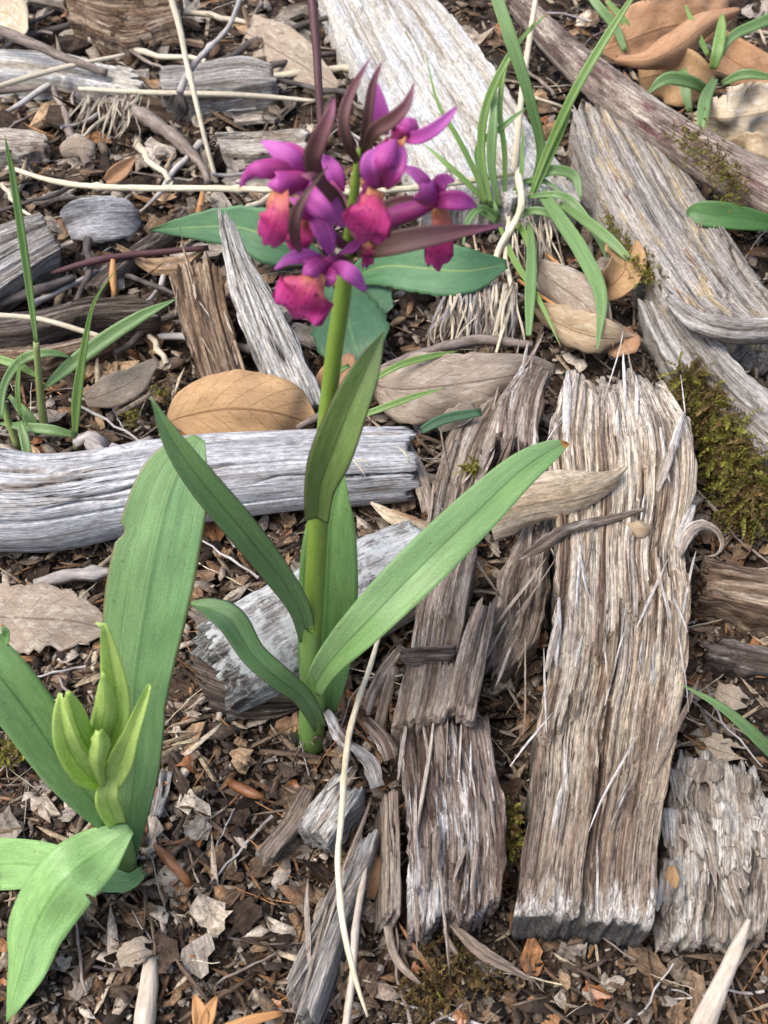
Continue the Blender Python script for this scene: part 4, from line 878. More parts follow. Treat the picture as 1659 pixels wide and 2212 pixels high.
thing_blade('pink_leaf', [A(700, 850, 0.8), A(735, 810, 1.3), A(760, 765, 1.6)], [70, 80, 12], 'oak', 'pinkish orange leaf point showing behind the orchid stem', 'leaf', nb=9, seed=5, fold=0.15)
o = thing_blade('oak_leaf', [A(1300, 110, 0.9), A(1360, 85, 1.6), A(1430, 60, 1.8), A(1500, 45, 2.0), A(1580, 20, 2.2)], [30, 120, 130, 110, 60], 'oak', 'large orange brown dead leaf lying behind the mossy branch', 'leaf', nb=15, na=40, seed=6, wave=0.7, wfreq=6, lumps=0.2, outline=True)
thing_blade('oak_leaf', [A(1330, 130, 2.1), A(1400, 130, 2.4), A(1470, 95, 2.8), A(1530, 50, 3.0), A(1600, 20, 2.8)], [20, 40, 70, 60, 20], 'oak', 'rolled dark edge of an orange dead leaf curling towards the branch', 'leaf', nb=13, na=40, seed=7, bow=1.1, wave=0.4, wfreq=7)
thing_blade('oak_leaf', [A(1380, 170, 0.7), A(1440, 160, 1.2), A(1490, 175, 1.2), A(1540, 190, 0.8)], [60, 110, 110, 40], 'beech', 'shaded brown leaf under the rolled orange leaf', 'leaf', nb=11, seed=8, lumps=0.15, wave=0.3)
thing_blade('oak_leaf', [A(1540, 100, 0.7), A(1600, 140, 0.9), A(1700, 190, 0.8)], [80, 90, 80], 'oak', 'flat orange leaf beneath the long grass at the back', 'leaf', nb=11, seed=9, lumps=0.12)
thing_blade('cream_leaf', [A(1505, 250, 0.9), A(1560, 255, 2.0), A(1610, 250, 2.0), A(1690, 235, 1.5)], [60, 130, 150, 130], 'creamleaf', 'crumpled cream dead leaf with torn edges behind the branch', 'leaf', nb=17, na=36, seed=10, lumps=0.55, rag=0.35, wave=0.5, wfreq=7, holes=0.12)
thing_blade('cream_leaf', [A(1560, 330, 0.7), A(1620, 330, 1.4), A(1690, 350, 1.2)], [60, 100, 110], 'tanleaf', 'crumpled tan leaf beside the crumpled cream leaf', 'leaf', nb=13, seed=11, lumps=0.45, rag=0.3)
thing_blade('curled_leaf', [A(1140, 650, 0.7), A(1190, 690, 1.2), A(1250, 720, 1.5), A(1310, 728, 1.6), A(1372, 722, 1.2)], [8, 74, 100, 84, 4], 'tanleaf', 'large curled tan leaf in the hollow behind the split plank', 'leaf', nb=15, na=40, seed=12, fold=0.3, wave=0.9, wfreq=6, lumps=0.3, rag=0.2, roll=25)
thing_blade('curled_leaf', [A(1130, 560, 0.6), A(1200, 610, 1.2), A(1270, 665, 1.6), A(1325, 745, 1.4)], [10, 96, 110, 6], 'beechgrey', 'drab leaf lying over the curled tan leaf', 'leaf', nb=13, na=30, seed=13, bow=0.15, lumps=0.15, rag=0.15, wave=0.4, wfreq=5)
thing_blade('rolled_leaf', [A(1295, 625, 0.9), A(1325, 612, 1.6), A(1350, 580, 2.0), A(1345, 545, 1.9)], [20, 64, 80, 60], 'beech', 'brown rolled leaf like a small cup beside the moss', 'leaf', nb=15, na=26, seed=14, bow=-0.9, wave=0.2)
thing_blade('curled_leaf', [A(1310, 720, 0.9), A(1345, 740, 1.3), A(1372, 715, 1.4)], [40, 70, 30], 'oak', 'orange tan leaf scrap at the top corner of the split plank', 'leaf', nb=9, seed=15, lumps=0.1, fold=0.3)
thing_blade('ragged_leaf', [A(-30, 1330, 0.5), A(60, 1335, 0.8), A(150, 1340, 0.8), A(235, 1360, 0.5)], [170, 185, 160, 30], 'beechgrey', 'large ragged grey brown leaf flat on the soil beside the broad orchid leaf', 'leaf', nb=19, na=50, seed=16, rag=0.4, ragf=9, lumps=0.14, holes=0.03, outline=True)
thing_blade('pale_leaf', [A(180, 865, 0.8), A(230, 850, 1.4), A(290, 820, 1.7), A(338, 780, 1.7)], [30, 80, 72, 20], 'drabbeige', 'stiff pale grey leaf with torn bottom edge behind the silver log', 'leaf', nb=11, na=30, seed=17, rag=0.35, ragf=8, lumps=0.12)
thing_blade('pale_leaf', [A(530, 70, 0.7), A(600, 110, 1.0), A(660, 145, 1.0), A(730, 190, 0.8)], [90, 120, 90, 20], 'drabbeige', 'dull yellowish grey leaf beside the far edge of the pale board', 'leaf', nb=13, na=30, seed=18, rag=0.15, lumps=0.1)
thing_blade('pale_leaf', [A(-30, 20, 0.8), A(20, 30, 1.4), A(50, 70, 1.2)], [80, 90, 30], 'creamleaf', 'cream white leaf at the back beside the dark forked twig', 'leaf', nb=9, seed=19, lumps=0.2)
thing_blade('cup_leaf', [A(130, 330, 0.7), A(165, 318, 1.2), A(205, 325, 1.0)], [30, 62, 30], 'beechgrey', 'small brownish cup shaped dead leaf above the long straw', 'leaf', nb=11, seed=20, bow=0.3, rag=0.2, lumps=0.15)
thing_blade('husk_leaf', [A(228, 392, 0.5), A(258, 370, 0.9), A(292, 340, 1.2)], [16, 36, 6], 'oak', 'orange pointed leaf husk beside the long straw', 'leaf', nb=9, seed=21, fold=0.5)
thing_blade('torn_leaf', [A(255, 2075, 0.7), A(300, 2055, 0.9), A(338, 2050, 0.7)], [40, 86, 40], 'drabbeige', 'torn beige leaf scrap capping the pale straight stick', 'leaf', nb=13, na=22, seed=22, rag=0.55, ragf=5, lumps=0.1, endf=lambda x: 1 - 0.3 * abs(math.sin(2.6 * x + 0.7)))
thing_blade('pale_leaf', [A(1545, 1490, 0.7), A(1585, 1508, 0.9), A(1622, 1525, 0.7)], [40, 72, 24], 'drabbeige', 'pale torn leaf scrap on the litter right of the split plank', 'leaf', nb=13, na=20, seed=23, rag=0.5, ragf=5, lumps=0.12, endf=lambda x: 1 - 0.3 * abs(math.sin(2.3 * x + 1)))
thing_blade('torn_leaf', [A(1500, 1600, 0.6), A(1550, 1620, 0.8), A(1620, 1640, 0.7)], [70, 100, 50], 'drabbeige', 'tan torn leaf scrap above the flaking bark slab', 'leaf', nb=15, na=24, seed=24, rag=0.6, ragf=6, lumps=0.15, endf=lambda x: 1 - 0.35 * abs(math.sin(2.9 * x + 0.4)), startf=lambda x: 0.25 * abs(math.sin(3.3 * x + 2)))
thing_blade('orange_husk', [A(435, 2225, 0.6), A(432, 2190, 0.9), A(420, 2150, 1.0)], [30, 36, 8], 'ochre', 'orange split husk standing on the soil near the bottom', 'husk', nb=7, seed=25, fold=0.4)
thing_blade('orange_husk', [A(438, 2225, 0.6), A(450, 2190, 0.9), A(468, 2152, 1.0)], [26, 32, 6], 'ochre', 'second half of the orange split husk near the bottom', 'husk', nb=7, seed=26, fold=0.4)
thing_blade('brown_shaving', [A(460, 2235, 0.6), A(540, 2205, 0.7), A(610, 2188, 0.6)], [26, 24, 12], 'ochre', 'orange brown shaving slanting up from the bottom edge', 'shaving', nb=7, seed=27, bow=0.3)
thing_blade('torn_leaf', [A(790, 1940, 0.4), A(800, 1890, 0.7), A(822, 1850, 0.7)], [40, 50, 30], 'oak', 'pinkish leaf scrap tucked under the narrow bark strip', 'leaf', nb=9, seed=28, lumps=0.06)
thing_blade('torn_leaf', [A(1440, 1930, 1.2), A(1452, 1900, 1.5), A(1450, 1870, 1.6)], [20, 32, 14], 'beech', 'small brown leaf scrap between split plank and flaking bark', 'leaf', nb=7, seed=29)
thing_blade('pod_leaf', [A(1345, 1135, 2.75), A(1385, 1143, 2.95), A(1412, 1137, 2.75)], [8, 44, 6], 'tanleaf', 'small brown leaf pod lying on top of the split plank', 'leaf', nb=9, seed=30, bow=0.5)

# ------------------------------------------------------------------ green rosette leaves
def toothed(name, pts, w, mat, label, seed, **kw):
    return thing_blade(name, pts, w, mat, label, 'leaf', nb=13, na=46, seed=seed, rag=0.10, ragf=22, thick=0.03, outline=True, **kw)
o = empty('hawkweed_rosette', A(760, 640, -0.1), 'low rosette of broad toothed green leaves growing behind the orchid stem', 'plant')
def rl(pts, w, mat, seed, **kw): return blade('leaf', pts, w, M[mat], o, nb=13, na=46, seed=seed, rag=0.17, ragf=30, thick=0.03, outline=True, **kw)
rl([A(690, 560, 0.6), A(600, 520, 1.6), A(520, 492, 2.0), A(430, 490, 1.8), A(322, 498, 1.2)], [30, 120, 100, 66, 4], 'hawk', 1, fold=0.1, wave=0.15)
rl([A(760, 600, 0.9), A(830, 575, 1.9), A(920, 580, 2.3), A(1010, 585, 2.3), A(1095, 570, 1.9)], [40, 95, 118, 108, 20], 'hawk', 2, fold=0.12, wave=0.15)
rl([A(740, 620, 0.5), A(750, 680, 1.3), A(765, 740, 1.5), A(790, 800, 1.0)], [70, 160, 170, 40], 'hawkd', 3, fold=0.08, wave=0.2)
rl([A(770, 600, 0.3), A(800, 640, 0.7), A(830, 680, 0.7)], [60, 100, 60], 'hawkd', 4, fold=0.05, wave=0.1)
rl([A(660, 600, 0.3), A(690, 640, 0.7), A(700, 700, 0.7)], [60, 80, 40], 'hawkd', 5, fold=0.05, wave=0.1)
o = empty('oval_leaf_seedling', A(1680, 470, 0.3), 'small plant with a smooth dark green oval leaf beside the grey log', 'plant')
blade('leaf', [A(1700, 490, 2.2), A(1640, 478, 2.6), A(1570, 466, 2.8), A(1510, 460, 2.8), A(1484, 456, 2.7)], [16, 40, 56, 50, 10], M['smooth'], o, nb=11, seed=6, fold=0.15)
blade('leaf', [A(1700, 500, 2.2), A(1680, 460, 2.6), A(1650, 420, 2.8)], [20, 44, 10], M['smooth'], o, nb=9, seed=7, fold=0.15)
tube('stem', [A(1690, 470, 0.3), A(1700, 495, 2.2)], [7, 6], M['grstem'], o)

# ------------------------------------------------------------------ grass
def tuft(base, label, blades, group=None, stems=()):
    o = empty('grass_tuft', base, label, 'grass', group)
    for k, (pts, w, mt, *ro) in enumerate(blades):
        blade('grass_blade', [A(*p) if len(p) == 3 else AY(*p[:3]) for p in pts], [q * 0.84 for q in w], M[mt], o, nb=5, seed=k + 3, fold=0.35, thick=0.018, roll=ro[0] if ro else 0)
    for k, (pts, r) in enumerate(stems):
        tube('stem', [A(*p) for p in pts], r, M['grstem'], o, nr=8, seed=k)
    return o
tuft(A(100, 940, 0), 'tall green grass shoot with long blades standing behind the silver log', [
    ([(78, 740, 4.2), (62, 620, 5.6), (42, 480, 7.4), (25, 370, 8.8), (10, 292, 9.8)], [10, 20, 22, 17, 2], 'grass', 20),
    ([(95, 838, 2.2), (150, 790, 2.9), (230, 730, 3.6), (310, 680, 4.2), (382, 645, 4.6)], [10, 34, 38, 28, 2], 'grass2', 0),
    ([(0, 905, 1.8), (10, 830, 2.6), (50, 775, 3.3), (110, 762, 3.5), (155, 772, 3.2)], [14, 20, 24, 20, 2], 'grass2', 0),
    ([(85, 815, 2.6), (40, 790, 2.9), (-20, 770, 3.0)], [10, 20, 22], 'grass', 0),
    ([(45, 905, 1.6), (38, 840, 2.6), (45, 760, 3.6)], [8, 13, 2], 'grass', 0),
    ([(85, 940, 0.8), (60, 900, 1.5), (20, 855, 2.0)], [18, 30, 10], 'grass2', 0)],
    stems=[([(100, 945, 0.1), (88, 860, 1.7), (78, 740, 4.2)], [10, 9, 7]), ([(38, 965, 0.2), (15, 900, 1.4), (0, 850, 2.2)], [8, 8, 6])])
tuft(A(172, 965, 0), 'single slender grass shoot with a thin curved tip behind the silver log', [
    ([(162, 940, 0.9), (166, 860, 2.2), (185, 730, 4.4), (205, 650, 5.8), (248, 585, 6.9)], [12, 26, 16, 8, 2], 'grass', 0),
    ([(162, 940, 1.0), (110, 928, 1.3), (50, 922, 1.2), (0, 915, 1.0)], [14, 26, 22, 6], 'grass2', 0),
    ([(60, 985, 1.0), (52, 945, 1.4), (42, 910, 1.6)], [24, 24, 14], 'grass2', 0)],
    stems=[([(165, 968, 0.2), (162, 935, 0.9)], [8, 7])])
# the tuft right of the flowers
g = [([(1050, 440, 1.5), (1030, 380, 2.6), (990, 300, 4.0), (945, 220, 5.2), (918, 110, 6.6)], [10, 14, 14, 9, 1], 'grass'),
     ([(1060, 440, 1.5), (1040, 330, 3.3), (1050, 230, 5.0), (1095, 130, 6.6), (1160, 40, 7.6)], [10, 20, 22, 18, 2], 'grass'),
     ([(1060, 450, 1.2), (1015, 400, 2.2), (960, 350, 3.0), (915, 310, 3.4)], [9, 14, 13, 2], 'grass'),
     ([(1075, 460, 1.2), (1030, 330, 3.0), (1090, 270, 4.2), (1140, 230, 4.8)], [9, 15, 15, 2], 'grass2'),
     ([(1080, 450, 1.2), (1062, 360, 2.9), (1065, 270, 4.4), (1072, 165, 5.8)], [8, 22, 24, 2], 'grass2'),
     ([(1090, 440, 1.2), (1090, 330, 3.2), (1080, 230, 4.8), (1100, 120, 6.4), (1180, 30, 7.8)], [8, 14, 14, 14, 4], 'grass'),
     ([(1150, 400, 1.5), (1168, 320, 3.0), (1140, 200, 5.4), (1105, 90, 7.2), (1065, -30, 8.8)], [8, 24, 28, 34, 30], 'grass2'),
     ([(1140, 440, 1.4), (1180, 330, 3.4), (1240, 200, 5.8), (1310, 80, 7.6), (1375, -20, 9.0)], [10, 18, 24, 22, 10], 'grass'),
     ([(1145, 440, 1.4), (1185, 350, 3.0), (1220, 270, 4.5), (1235, 230, 5.2)], [8, 14, 12, 2], 'grass'),
     ([(1140, 400, 1.8), (1190, 368, 2.6), (1240, 380, 2.4), (1255, 430, 1.8)], [12, 26, 24, 8], 'grass2'),
     ([(1140, 425, 1.8), (1200, 420, 2.3), (1240, 440, 2.1), (1290, 510, 1.5), (1310, 560, 1.2)], [10, 18, 22, 18, 4], 'grass2'),
     ([(1170, 415, 1.9), (1215, 480, 2.4), (1260, 550, 2.5), (1298, 640, 2.4), (1290, 755, 1.8)], [26, 36, 40, 34, 4], 'grass2'),
     ([(1210, 440, 1.9), (1270, 480, 2.3), (1330, 530, 2.3), (1385, 590, 1.9)], [14, 28, 26, 3], 'grass2'),
     ([(1145, 480, 1.4), (1148, 560, 1.9), (1145, 640, 1.9), (1142, 725, 1.5)], [14, 26, 28, 14], 'grass2'),
     ([(1080, 490, 1.2), (1110, 560, 1.6), (1160, 640, 1.8), (1210, 745, 1.4)], [10, 16, 14, 2], 'grass'),
     ([(1075, 480, 1.0), (1010, 440, 1.8), (940, 425, 1.9), (870, 440, 1.5)], [12, 22, 24, 6], 'grass2'),
     ([(1080, 470, 1.0), (1040, 450, 1.7), (1010, 480, 1.6), (1000, 530, 1.2)], [10, 18, 16, 4], 'grass2'),
     ([(1100, 480, 0.9), (1150, 455, 1.8), (1200, 470, 1.7), (1230, 520, 1.2)], [10, 20, 18, 4], 'grass2'),
     ([(1095, 470, 0.9), (1130, 500, 1.5), (1150, 560, 1.4)], [10, 18, 6], 'grass'),
     ([(1070, 470, 0.9), (1045, 400, 1.9), (1045, 380, 2.2)], [10, 22, 4], 'grass'),
     ([(1110, 460, 0.9), (1125, 380, 2.4), (1128, 330, 3.2), (1130, 265, 4.2)], [8, 12, 10, 2], 'grass'),
     ([(1100, 450, 0.9), (1120, 400, 1.9), (1170, 390, 2.1), (1220, 420, 1.8)], [8, 14, 14, 3], 'grass2')]
tuft(A(1095, 475, 0), 'dense green grass tuft growing between the pale board and the grey log', g,
     stems=[([(1100, 470, 0), (1120, 430, 0.9), (1142, 425, 1.5)], [8, 8, 6]), ([(1070, 470, 0), (1060, 440, 1.2)], [8, 6])])
g = [([(1540, 210, 1.4), (1500, 180, 2.4), (1440, 170, 2.8), (1395, 205, 2.2)], [14, 30, 32, 4], 'grass2'),
     ([(1545, 170, 1.8), (1525, 210, 2.3), (1518, 250, 2.2), (1510, 300, 1.6)], [16, 30, 30, 10], 'grass2'),
     ([(1540, 150, 2.0), (1550, 110, 2.8), (1558, 60, 3.4), (1560, 30, 3.8)], [18, 30, 24, 8], 'grass'),
     ([(1550, 130, 2.2), (1580, 80, 3.0), (1640, 50, 3.4), (1700, 25, 3.6)], [14, 24, 28, 30], 'grass2'),
     ([(1560, 180, 1.6), (1610, 160, 2.2), (1680, 170, 2.1)], [14, 26, 10], 'grass2'),
     ([(1490, 240, 0.9), (1480, 190, 1.6), (1475, 150, 1.9)], [16, 26, 20], 'grass2'),
     ([(1530, 120, 2.0), (1500, 60, 2.9), (1480, 10, 3.2)], [12, 16, 4], 'grass')]
tuft(A(1530, 240, 0), 'broad bladed grass tuft among the orange dead leaves', g)
g = [([(1350, 110, 1.2), (1330, 60, 2.0), (1290, 10, 2.8), (1260, -30, 3.2)], [14, 22, 22, 14], 'grass2'),
     ([(1360, 100, 1.2), (1350, 50, 2.2), (1310, 0, 3.0)], [12, 18, 12], 'grass')]
tuft(A(1355, 125, 0), 'few slanting grass blades behind the mossy branch beside the orange leaf', g)
tuft(A(1700, 1680, 0), 'lone grass blade reaching in over the flaking bark slab', [([(1700, 1660, 1.2), (1640, 1600, 2.4), (1560, 1530, 3.4), (1470, 1478, 3.9)], [34, 36, 24, 2], 'grass2', 25)])
tuft(A(955, 930, 0), 'thin grass blades lying over the grey dead leaf beside the orchid stem', [
    ([(760, 905, 2.2), (830, 880, 2.7), (900, 855, 2.9), (962, 838, 3.0)], [12, 18, 14, 2], 'grass', 0),
    ([(790, 830, 2.3), (860, 790, 2.7), (930, 770, 2.7), (990, 758, 2.6)], [10, 18, 16, 2], 'grass', 0),
    ([(910, 930, 1.9), (960, 905, 2.1), (1040, 890, 2.1)], [20, 28, 20], 'hawkd', 0),
    ([(700, 830, 1.6), (730, 800, 1.9), (755, 790, 1.9)], [12, 18, 10], 'grass', 0)])

# ------------------------------------------------------------------ the flowering orchid
ob = A(672, 1602, -0.05)
Y0 = ob[1]
orch = empty('orchid', ob, 'flowering orchid with a spike of magenta purple flowers and strap shaped green leaves', 'orchid')
def Q(px, py, dy=0.0): return AY(px, py, Y0 + dy)
tube('stem', [Q(672, 1606), Q(672, 1500), Q(676, 1350), Q(684, 1180), Q(698, 980), Q(718, 790), Q(738, 650), Q(752, 540), Q(764, 430), Q(772, 350), Q(776, 320)], [23, 22, 19, 18.5, 18.5, 19, 19, 15, 12, 8, 4], M['stem'], orch, nr=18, seed=1, bump=0.03)
tube('sheath', [Q(672, 1606), Q(674, 1540), Q(680, 1460)], [29, 28, 25], M['sheath'], orch, nr=18, seed=2, cut=0.35, caps=False)
tube('sheath', [Q(673, 1480), Q(672, 1420), Q(668, 1345)], [25, 24, 22.5], M['sheath'], orch, nr=18, seed=3, cut=0.3, caps=False)
tube('sheath', [Q(676, 1340), Q(682, 1220), Q(688, 1100)], [21.5, 22, 23], M['stem'], orch, nr=18, seed=4, cut=0.3, caps=False)
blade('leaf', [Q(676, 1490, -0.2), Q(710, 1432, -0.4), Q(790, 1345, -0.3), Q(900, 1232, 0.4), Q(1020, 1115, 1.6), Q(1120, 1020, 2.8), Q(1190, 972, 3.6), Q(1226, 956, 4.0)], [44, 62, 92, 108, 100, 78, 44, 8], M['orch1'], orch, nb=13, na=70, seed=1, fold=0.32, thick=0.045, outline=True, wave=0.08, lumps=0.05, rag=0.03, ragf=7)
blade('leaf', [Q(664, 1380, -0.1), Q(645, 1310, -0.4), Q(590, 1228, -0.7), Q(520, 1140, -1.0), Q(440, 1045, -1.1), Q(375, 955, -1.0), Q(326, 858, -0.8)], [36, 48, 62, 70, 68, 48, 3], M['orch2'], orch, nb=11, na=60, seed=2, fold=0.3, thick=0.045, outline=True)
blade('leaf', [Q(684, 1120, -0.35), Q(692, 1050, -0.5), Q(718, 975, -0.6), Q(755, 880, -0.4), Q(795, 790, -0.1), Q(829, 718, 0.2)], [52, 66, 92, 84, 58, 3], M['orch3'], orch, nb=11, na=50, seed=3, fold=0.45, thick=0.04, outline=True)
blade('leaf', [Q(690, 1570, -0.25), Q(655, 1508, -0.6), Q(600, 1465, -0.9), Q(545, 1415, -0.8), Q(500, 1345, -0.2), Q(455, 1318, 0.2), Q(412, 1305, 0.4)], [30, 44, 56, 66, 72, 56, 5], M['orch2'], orch, nb=11, na=60, seed=4, fold=0.35, thick=0.045, outline=True, roll=[0, 10, 25, 30, 25, 40, 40], wave=0.12)
blade('leaf', [Q(696, 1535, 0.4), Q(700, 1440, 0.55), Q(708, 1300, 0.7), Q(712, 1180, 0.8), Q(720, 1100, 0.9), Q(742, 1020, 1.0)], [60, 108, 128, 120, 88, 4], M['orch5'], orch, nb=13, na=50, seed=5, fold=0.18, thick=0.045, outline=True)

def sep(fl, pts, w, mat='sepal', seed=1, fold=0.25, bow=0.0, roll=0): 
    return blade('sepal' if mat == 'sepal' else 'petal', [Q(*p) for p in pts], w, M[mat], fl, nb=7, na=18, seed=seed, fold=fold, bow=bow, roll=roll, thick=0.025, wave=0.03)
def lipf(x):   # three lobes at the free end
    return 1.0 - 0.15 * (1 - abs(math.cos(1.5 * math.pi * x * 0.8))) - 0.26 * abs(x) ** 3
def lip(fl, pts, w, seed, bow=0.28, roll=0):
    return blade('lip', [Q(*p) for p in pts], w, M['lip'], fl, nb=15, na=22, seed=seed, bow=bow, endf=lipf, thick=0.03, wave=0.24, wfreq=8, roll=roll, lumps=0.07)
def flower(pts, r, seed):
    return tube('flower', [Q(*p) for p in pts], r, M['ovary'], orch, nr=10, seed=seed, bump=0.05)
def hood(fl, pts, w, seed, roll=0):
    return blade('hood', [Q(*p) for p in pts], w, M['sepald'], fl, nb=11, na=16, seed=seed, bow=0.9, thick=0.03, roll=roll)
# the flower facing front
f = flower([(768, 470, -0.2), (785, 430, -0.6), (805, 385, -1.0), (812, 370, -1.2)], [11, 12, 12, 9], 1)
hood(f, [(812, 400, -1.3), (822, 360, -1.7), (845, 318, -1.5), (856, 300, -1.2)], [44, 74, 60, 18], 1)
sep(f, [(815, 408, -1.3), (800, 375, -1.6), (800, 345, -1.6), (818, 322, -1.5)], [20, 40, 38, 6], 'sepal', 2)
sep(f, [(830, 405, -1.3), (850, 375, -1.6), (862, 340, -1.4), (874, 318, -1.2)], [20, 40, 38, 8], 'sepald', 3)
lip(f, [(815, 400, -1.5), (808, 430, -2.0), (798, 465, -2.2), (786, 500, -2.1), (780, 522, -1.9)], [36, 62, 102, 112, 84], 4)
# upper right flower
f = flower([(778, 380, 0.0), (800, 345, 0.2), (835, 310, 0.3), (862, 298, 0.3)], [9, 10, 11, 9], 5)
sep(f, [(826, 292, 0.1), (822, 250, 0.2), (818, 215, 0.3), (814, 180, 0.4)], [30, 40, 28, 8], 'sepal', 6)
sep(f, [(868, 296, 0.0), (905, 296, -0.3), (945, 274, -0.4), (970, 250, -0.3), (986, 232, -0.2)], [18, 30, 28, 18, 6], 'sepal', 7)
hood(f, [(858, 310, 0.0), (875, 285, -0.2), (880, 265, 0.0), (862, 256, 0.2)], [40, 56, 50, 20], 8, roll=20)
lip(f, [(858, 300, -0.2), (852, 320, -0.6), (846, 345, -0.7), (838, 362, -0.6)], [34, 52, 58, 44], 9)
# left flower
f = flower([(762, 470, 0.0), (725, 440, -0.3), (680, 405, -0.6), (640, 385, -0.8)], [10, 11, 12, 9], 10)
sep(f, [(662, 380, -0.8), (632, 348, -0.9), (600, 325, -0.8), (566, 305, -0.6)], [30, 50, 40, 8], 'sepal', 11, fold=-0.3)
sep(f, [(660, 350, -0.6), (625, 330, -0.5), (595, 310, -0.4)], [40, 46, 10], 'sepald', 12)
sep(f, [(640, 385, -0.9), (600, 366, -1.1), (555, 368, -1.2), (532, 382, -1.1), (517, 405, -1.0)], [34, 44, 38, 24, 4], 'sepald', 13, fold=-0.4)
hood(f, [(668, 382, -0.9), (635, 392, -1.3), (600, 398, -1.5), (578, 400, -1.4)], [40, 56, 50, 18], 14)
lip(f, [(604, 408, -1.3), (598, 440, -1.6), (588, 480, -1.8), (574, 515, -1.7), (564, 534, -1.5)], [40, 56, 74, 70, 46], 15, roll=15)
sep(f, [(648, 398, -0.9), (680, 425, -1.3), (715, 455, -1.4), (748, 490, -1.2)], [36, 66, 60, 14], 'sepal', 16, fold=-0.3)
# flower behind, left of the stem
f = flower([(764, 470, 0.3), (745, 440, 0.6), (725, 410, 0.8), (712, 390, 0.9)], [9, 10, 10, 8], 17)
sep(f, [(738, 415, 0.9), (725, 380, 0.9), (708, 350, 1.0), (698, 335, 1.0)], [14, 40, 30, 5], 'sepal', 18)
lip(f, [(700, 420, 0.9), (690, 450, 0.7), (680, 490, 0.6), (672, 520, 0.6)], [30, 46, 56, 40], 19)
# lower left flower behind the bract
f = flower([(758, 540, -0.1), (730, 520, -0.3), (700, 490, -0.5), (682, 465, -0.6)], [10, 11, 11, 8], 20)
sep(f, [(668, 455, -0.7), (690, 480, -0.9), (706, 515, -1.0), (714, 550, -0.9)], [20, 42, 40, 12], 'sepal', 21)
lip(f, [(650, 460, -0.6), (646, 490, -0.8), (644, 525, -0.9), (642, 556, -0.8)], [34, 50, 62, 48], 22)
hood(f, [(690, 470, -0.6), (668, 458, -0.9), (648, 452, -1.0)], [34, 48, 20], 23)
sep(f, [(668, 450, -0.5), (650, 440, -0.4), (625, 430, -0.3)], [20, 28, 6], 'sepald', 24)
# right flower
f = flower([(766, 520, 0.2), (810, 490, 0.3), (860, 465, 0.3), (915, 448, 0.2), (938, 438, 0.2)], [12, 20, 22, 18, 10], 25)
sep(f, [(930, 425, 0.1), (918, 395, 0.0), (895, 372, 0.1), (868, 360, 0.2)], [20, 30, 24, 8], 'sepal', 26)
sep(f, [(935, 425, 0.1), (948, 400, 0.0), (962, 388, 0.1), (982, 392, 0.1)], [20, 36, 28, 6], 'sepald', 27)
sep(f, [(935, 440, 0.0), (965, 432, -0.2), (1000, 435, -0.2), (1030, 448, -0.1)], [18, 40, 38, 5], 'sepald', 28)
hood(f, [(950, 445, 0.0), (930, 425, -0.3), (915, 405, -0.3), (908, 395, -0.2)], [40, 60, 46, 14], 29)
lip(f, [(948, 452, 0.0), (955, 490, -0.1), (950, 530, -0.2), (945, 568, -0.1), (948, 584, 0.0)], [30, 46, 60, 66, 46], 30)
# lowest flower
f = flower([(750, 565, -0.2), (735, 560, -0.6), (715, 562, -1.0), (700, 568, -1.2)], [10, 11, 11, 9], 31)
sep(f, [(700, 575, -1.2), (670, 556, -1.4), (630, 558, -1.5), (592, 582, -1.4)], [24, 34, 28, 4], 'sepal', 32, fold=-0.3)
sep(f, [(712, 578, -1.2), (740, 580, -1.5), (765, 598, -1.6), (790, 630, -1.5)], [18, 34, 36, 10], 'sepal', 33, fold=-0.2)
hood(f, [(712, 570, -1.2), (692, 575, -1.6), (668, 588, -1.8), (655, 602, -1.7)], [40, 56, 52, 20], 34)
lip(f, [(690, 590, -1.6), (672, 615, -1.9), (655, 645, -2.0), (640, 675, -1.9), (632, 692, -1.7)], [34, 92, 128, 124, 96], 35)
sep(f, [(705, 580, -1.3), (712, 600, -1.6), (706, 620, -1.6)], [20, 32, 8], 'sepald', 36)
# small petals showing right of the stem
f = flower([(760, 500, -0.1), (780, 520, -0.4), (792, 530, -0.6)], [9, 10, 8], 37)
lip(f, [(792, 522, -0.6), (795, 545, -0.7), (792, 582, -0.6)], [22, 30, 24], 38)
sep(f, [(780, 520, -0.6), (760, 535, -0.8), (735, 548, -0.8)], [14, 22, 6], 'sepald', 39)
# bracts
def br(pts, w, seed, fold=0.35, roll=0): blade('bract', [Q(*p) for p in pts], [x * 0.86 for x in w], M['bract'], orch, nb=7, na=30, seed=seed, fold=fold, thick=0.03, roll=roll)
br([(772, 350, -0.1), (752, 310, -0.3), (742, 260, -0.3), (758, 200, -0.1), (800, 124, 0.2)], [16, 30, 32, 24, 2], 1)
br([(776, 350, 0.1), (790, 290, 0.0), (796, 240, 0.0), (806, 180, 0.1), (827, 129, 0.2)], [16, 26, 26, 20, 2], 2)
br([(790, 330, -0.3), (808, 285, -0.6), (845, 260, -0.8), (878, 225, -0.8), (895, 178, -0.6)], [18, 36, 38, 26, 2], 3)
br([(700, 400, -0.9), (675, 350, -1.2), (690, 300, -1.3), (712, 250, -1.2), (722, 212, -1.0)], [20, 46, 46, 30, 4], 4)
br([(745, 460, -0.6), (718, 420, -1.4), (680, 385, -1.8), (652, 378, -1.8)], [22, 36, 26, 4], 5)
br([(708, 360, -1.5), (668, 410, -2.1), (640, 460, -2.2), (636, 505, -2.1), (648, 545, -1.8)], [4, 12, 30, 30, 12], 6)
br([(765, 545, 0.0), (820, 532, -0.7), (900, 515, -0.9), (980, 502, -0.8), (1090, 486, -0.4)], [24, 54, 58, 38, 2], 7, fold=0.4)
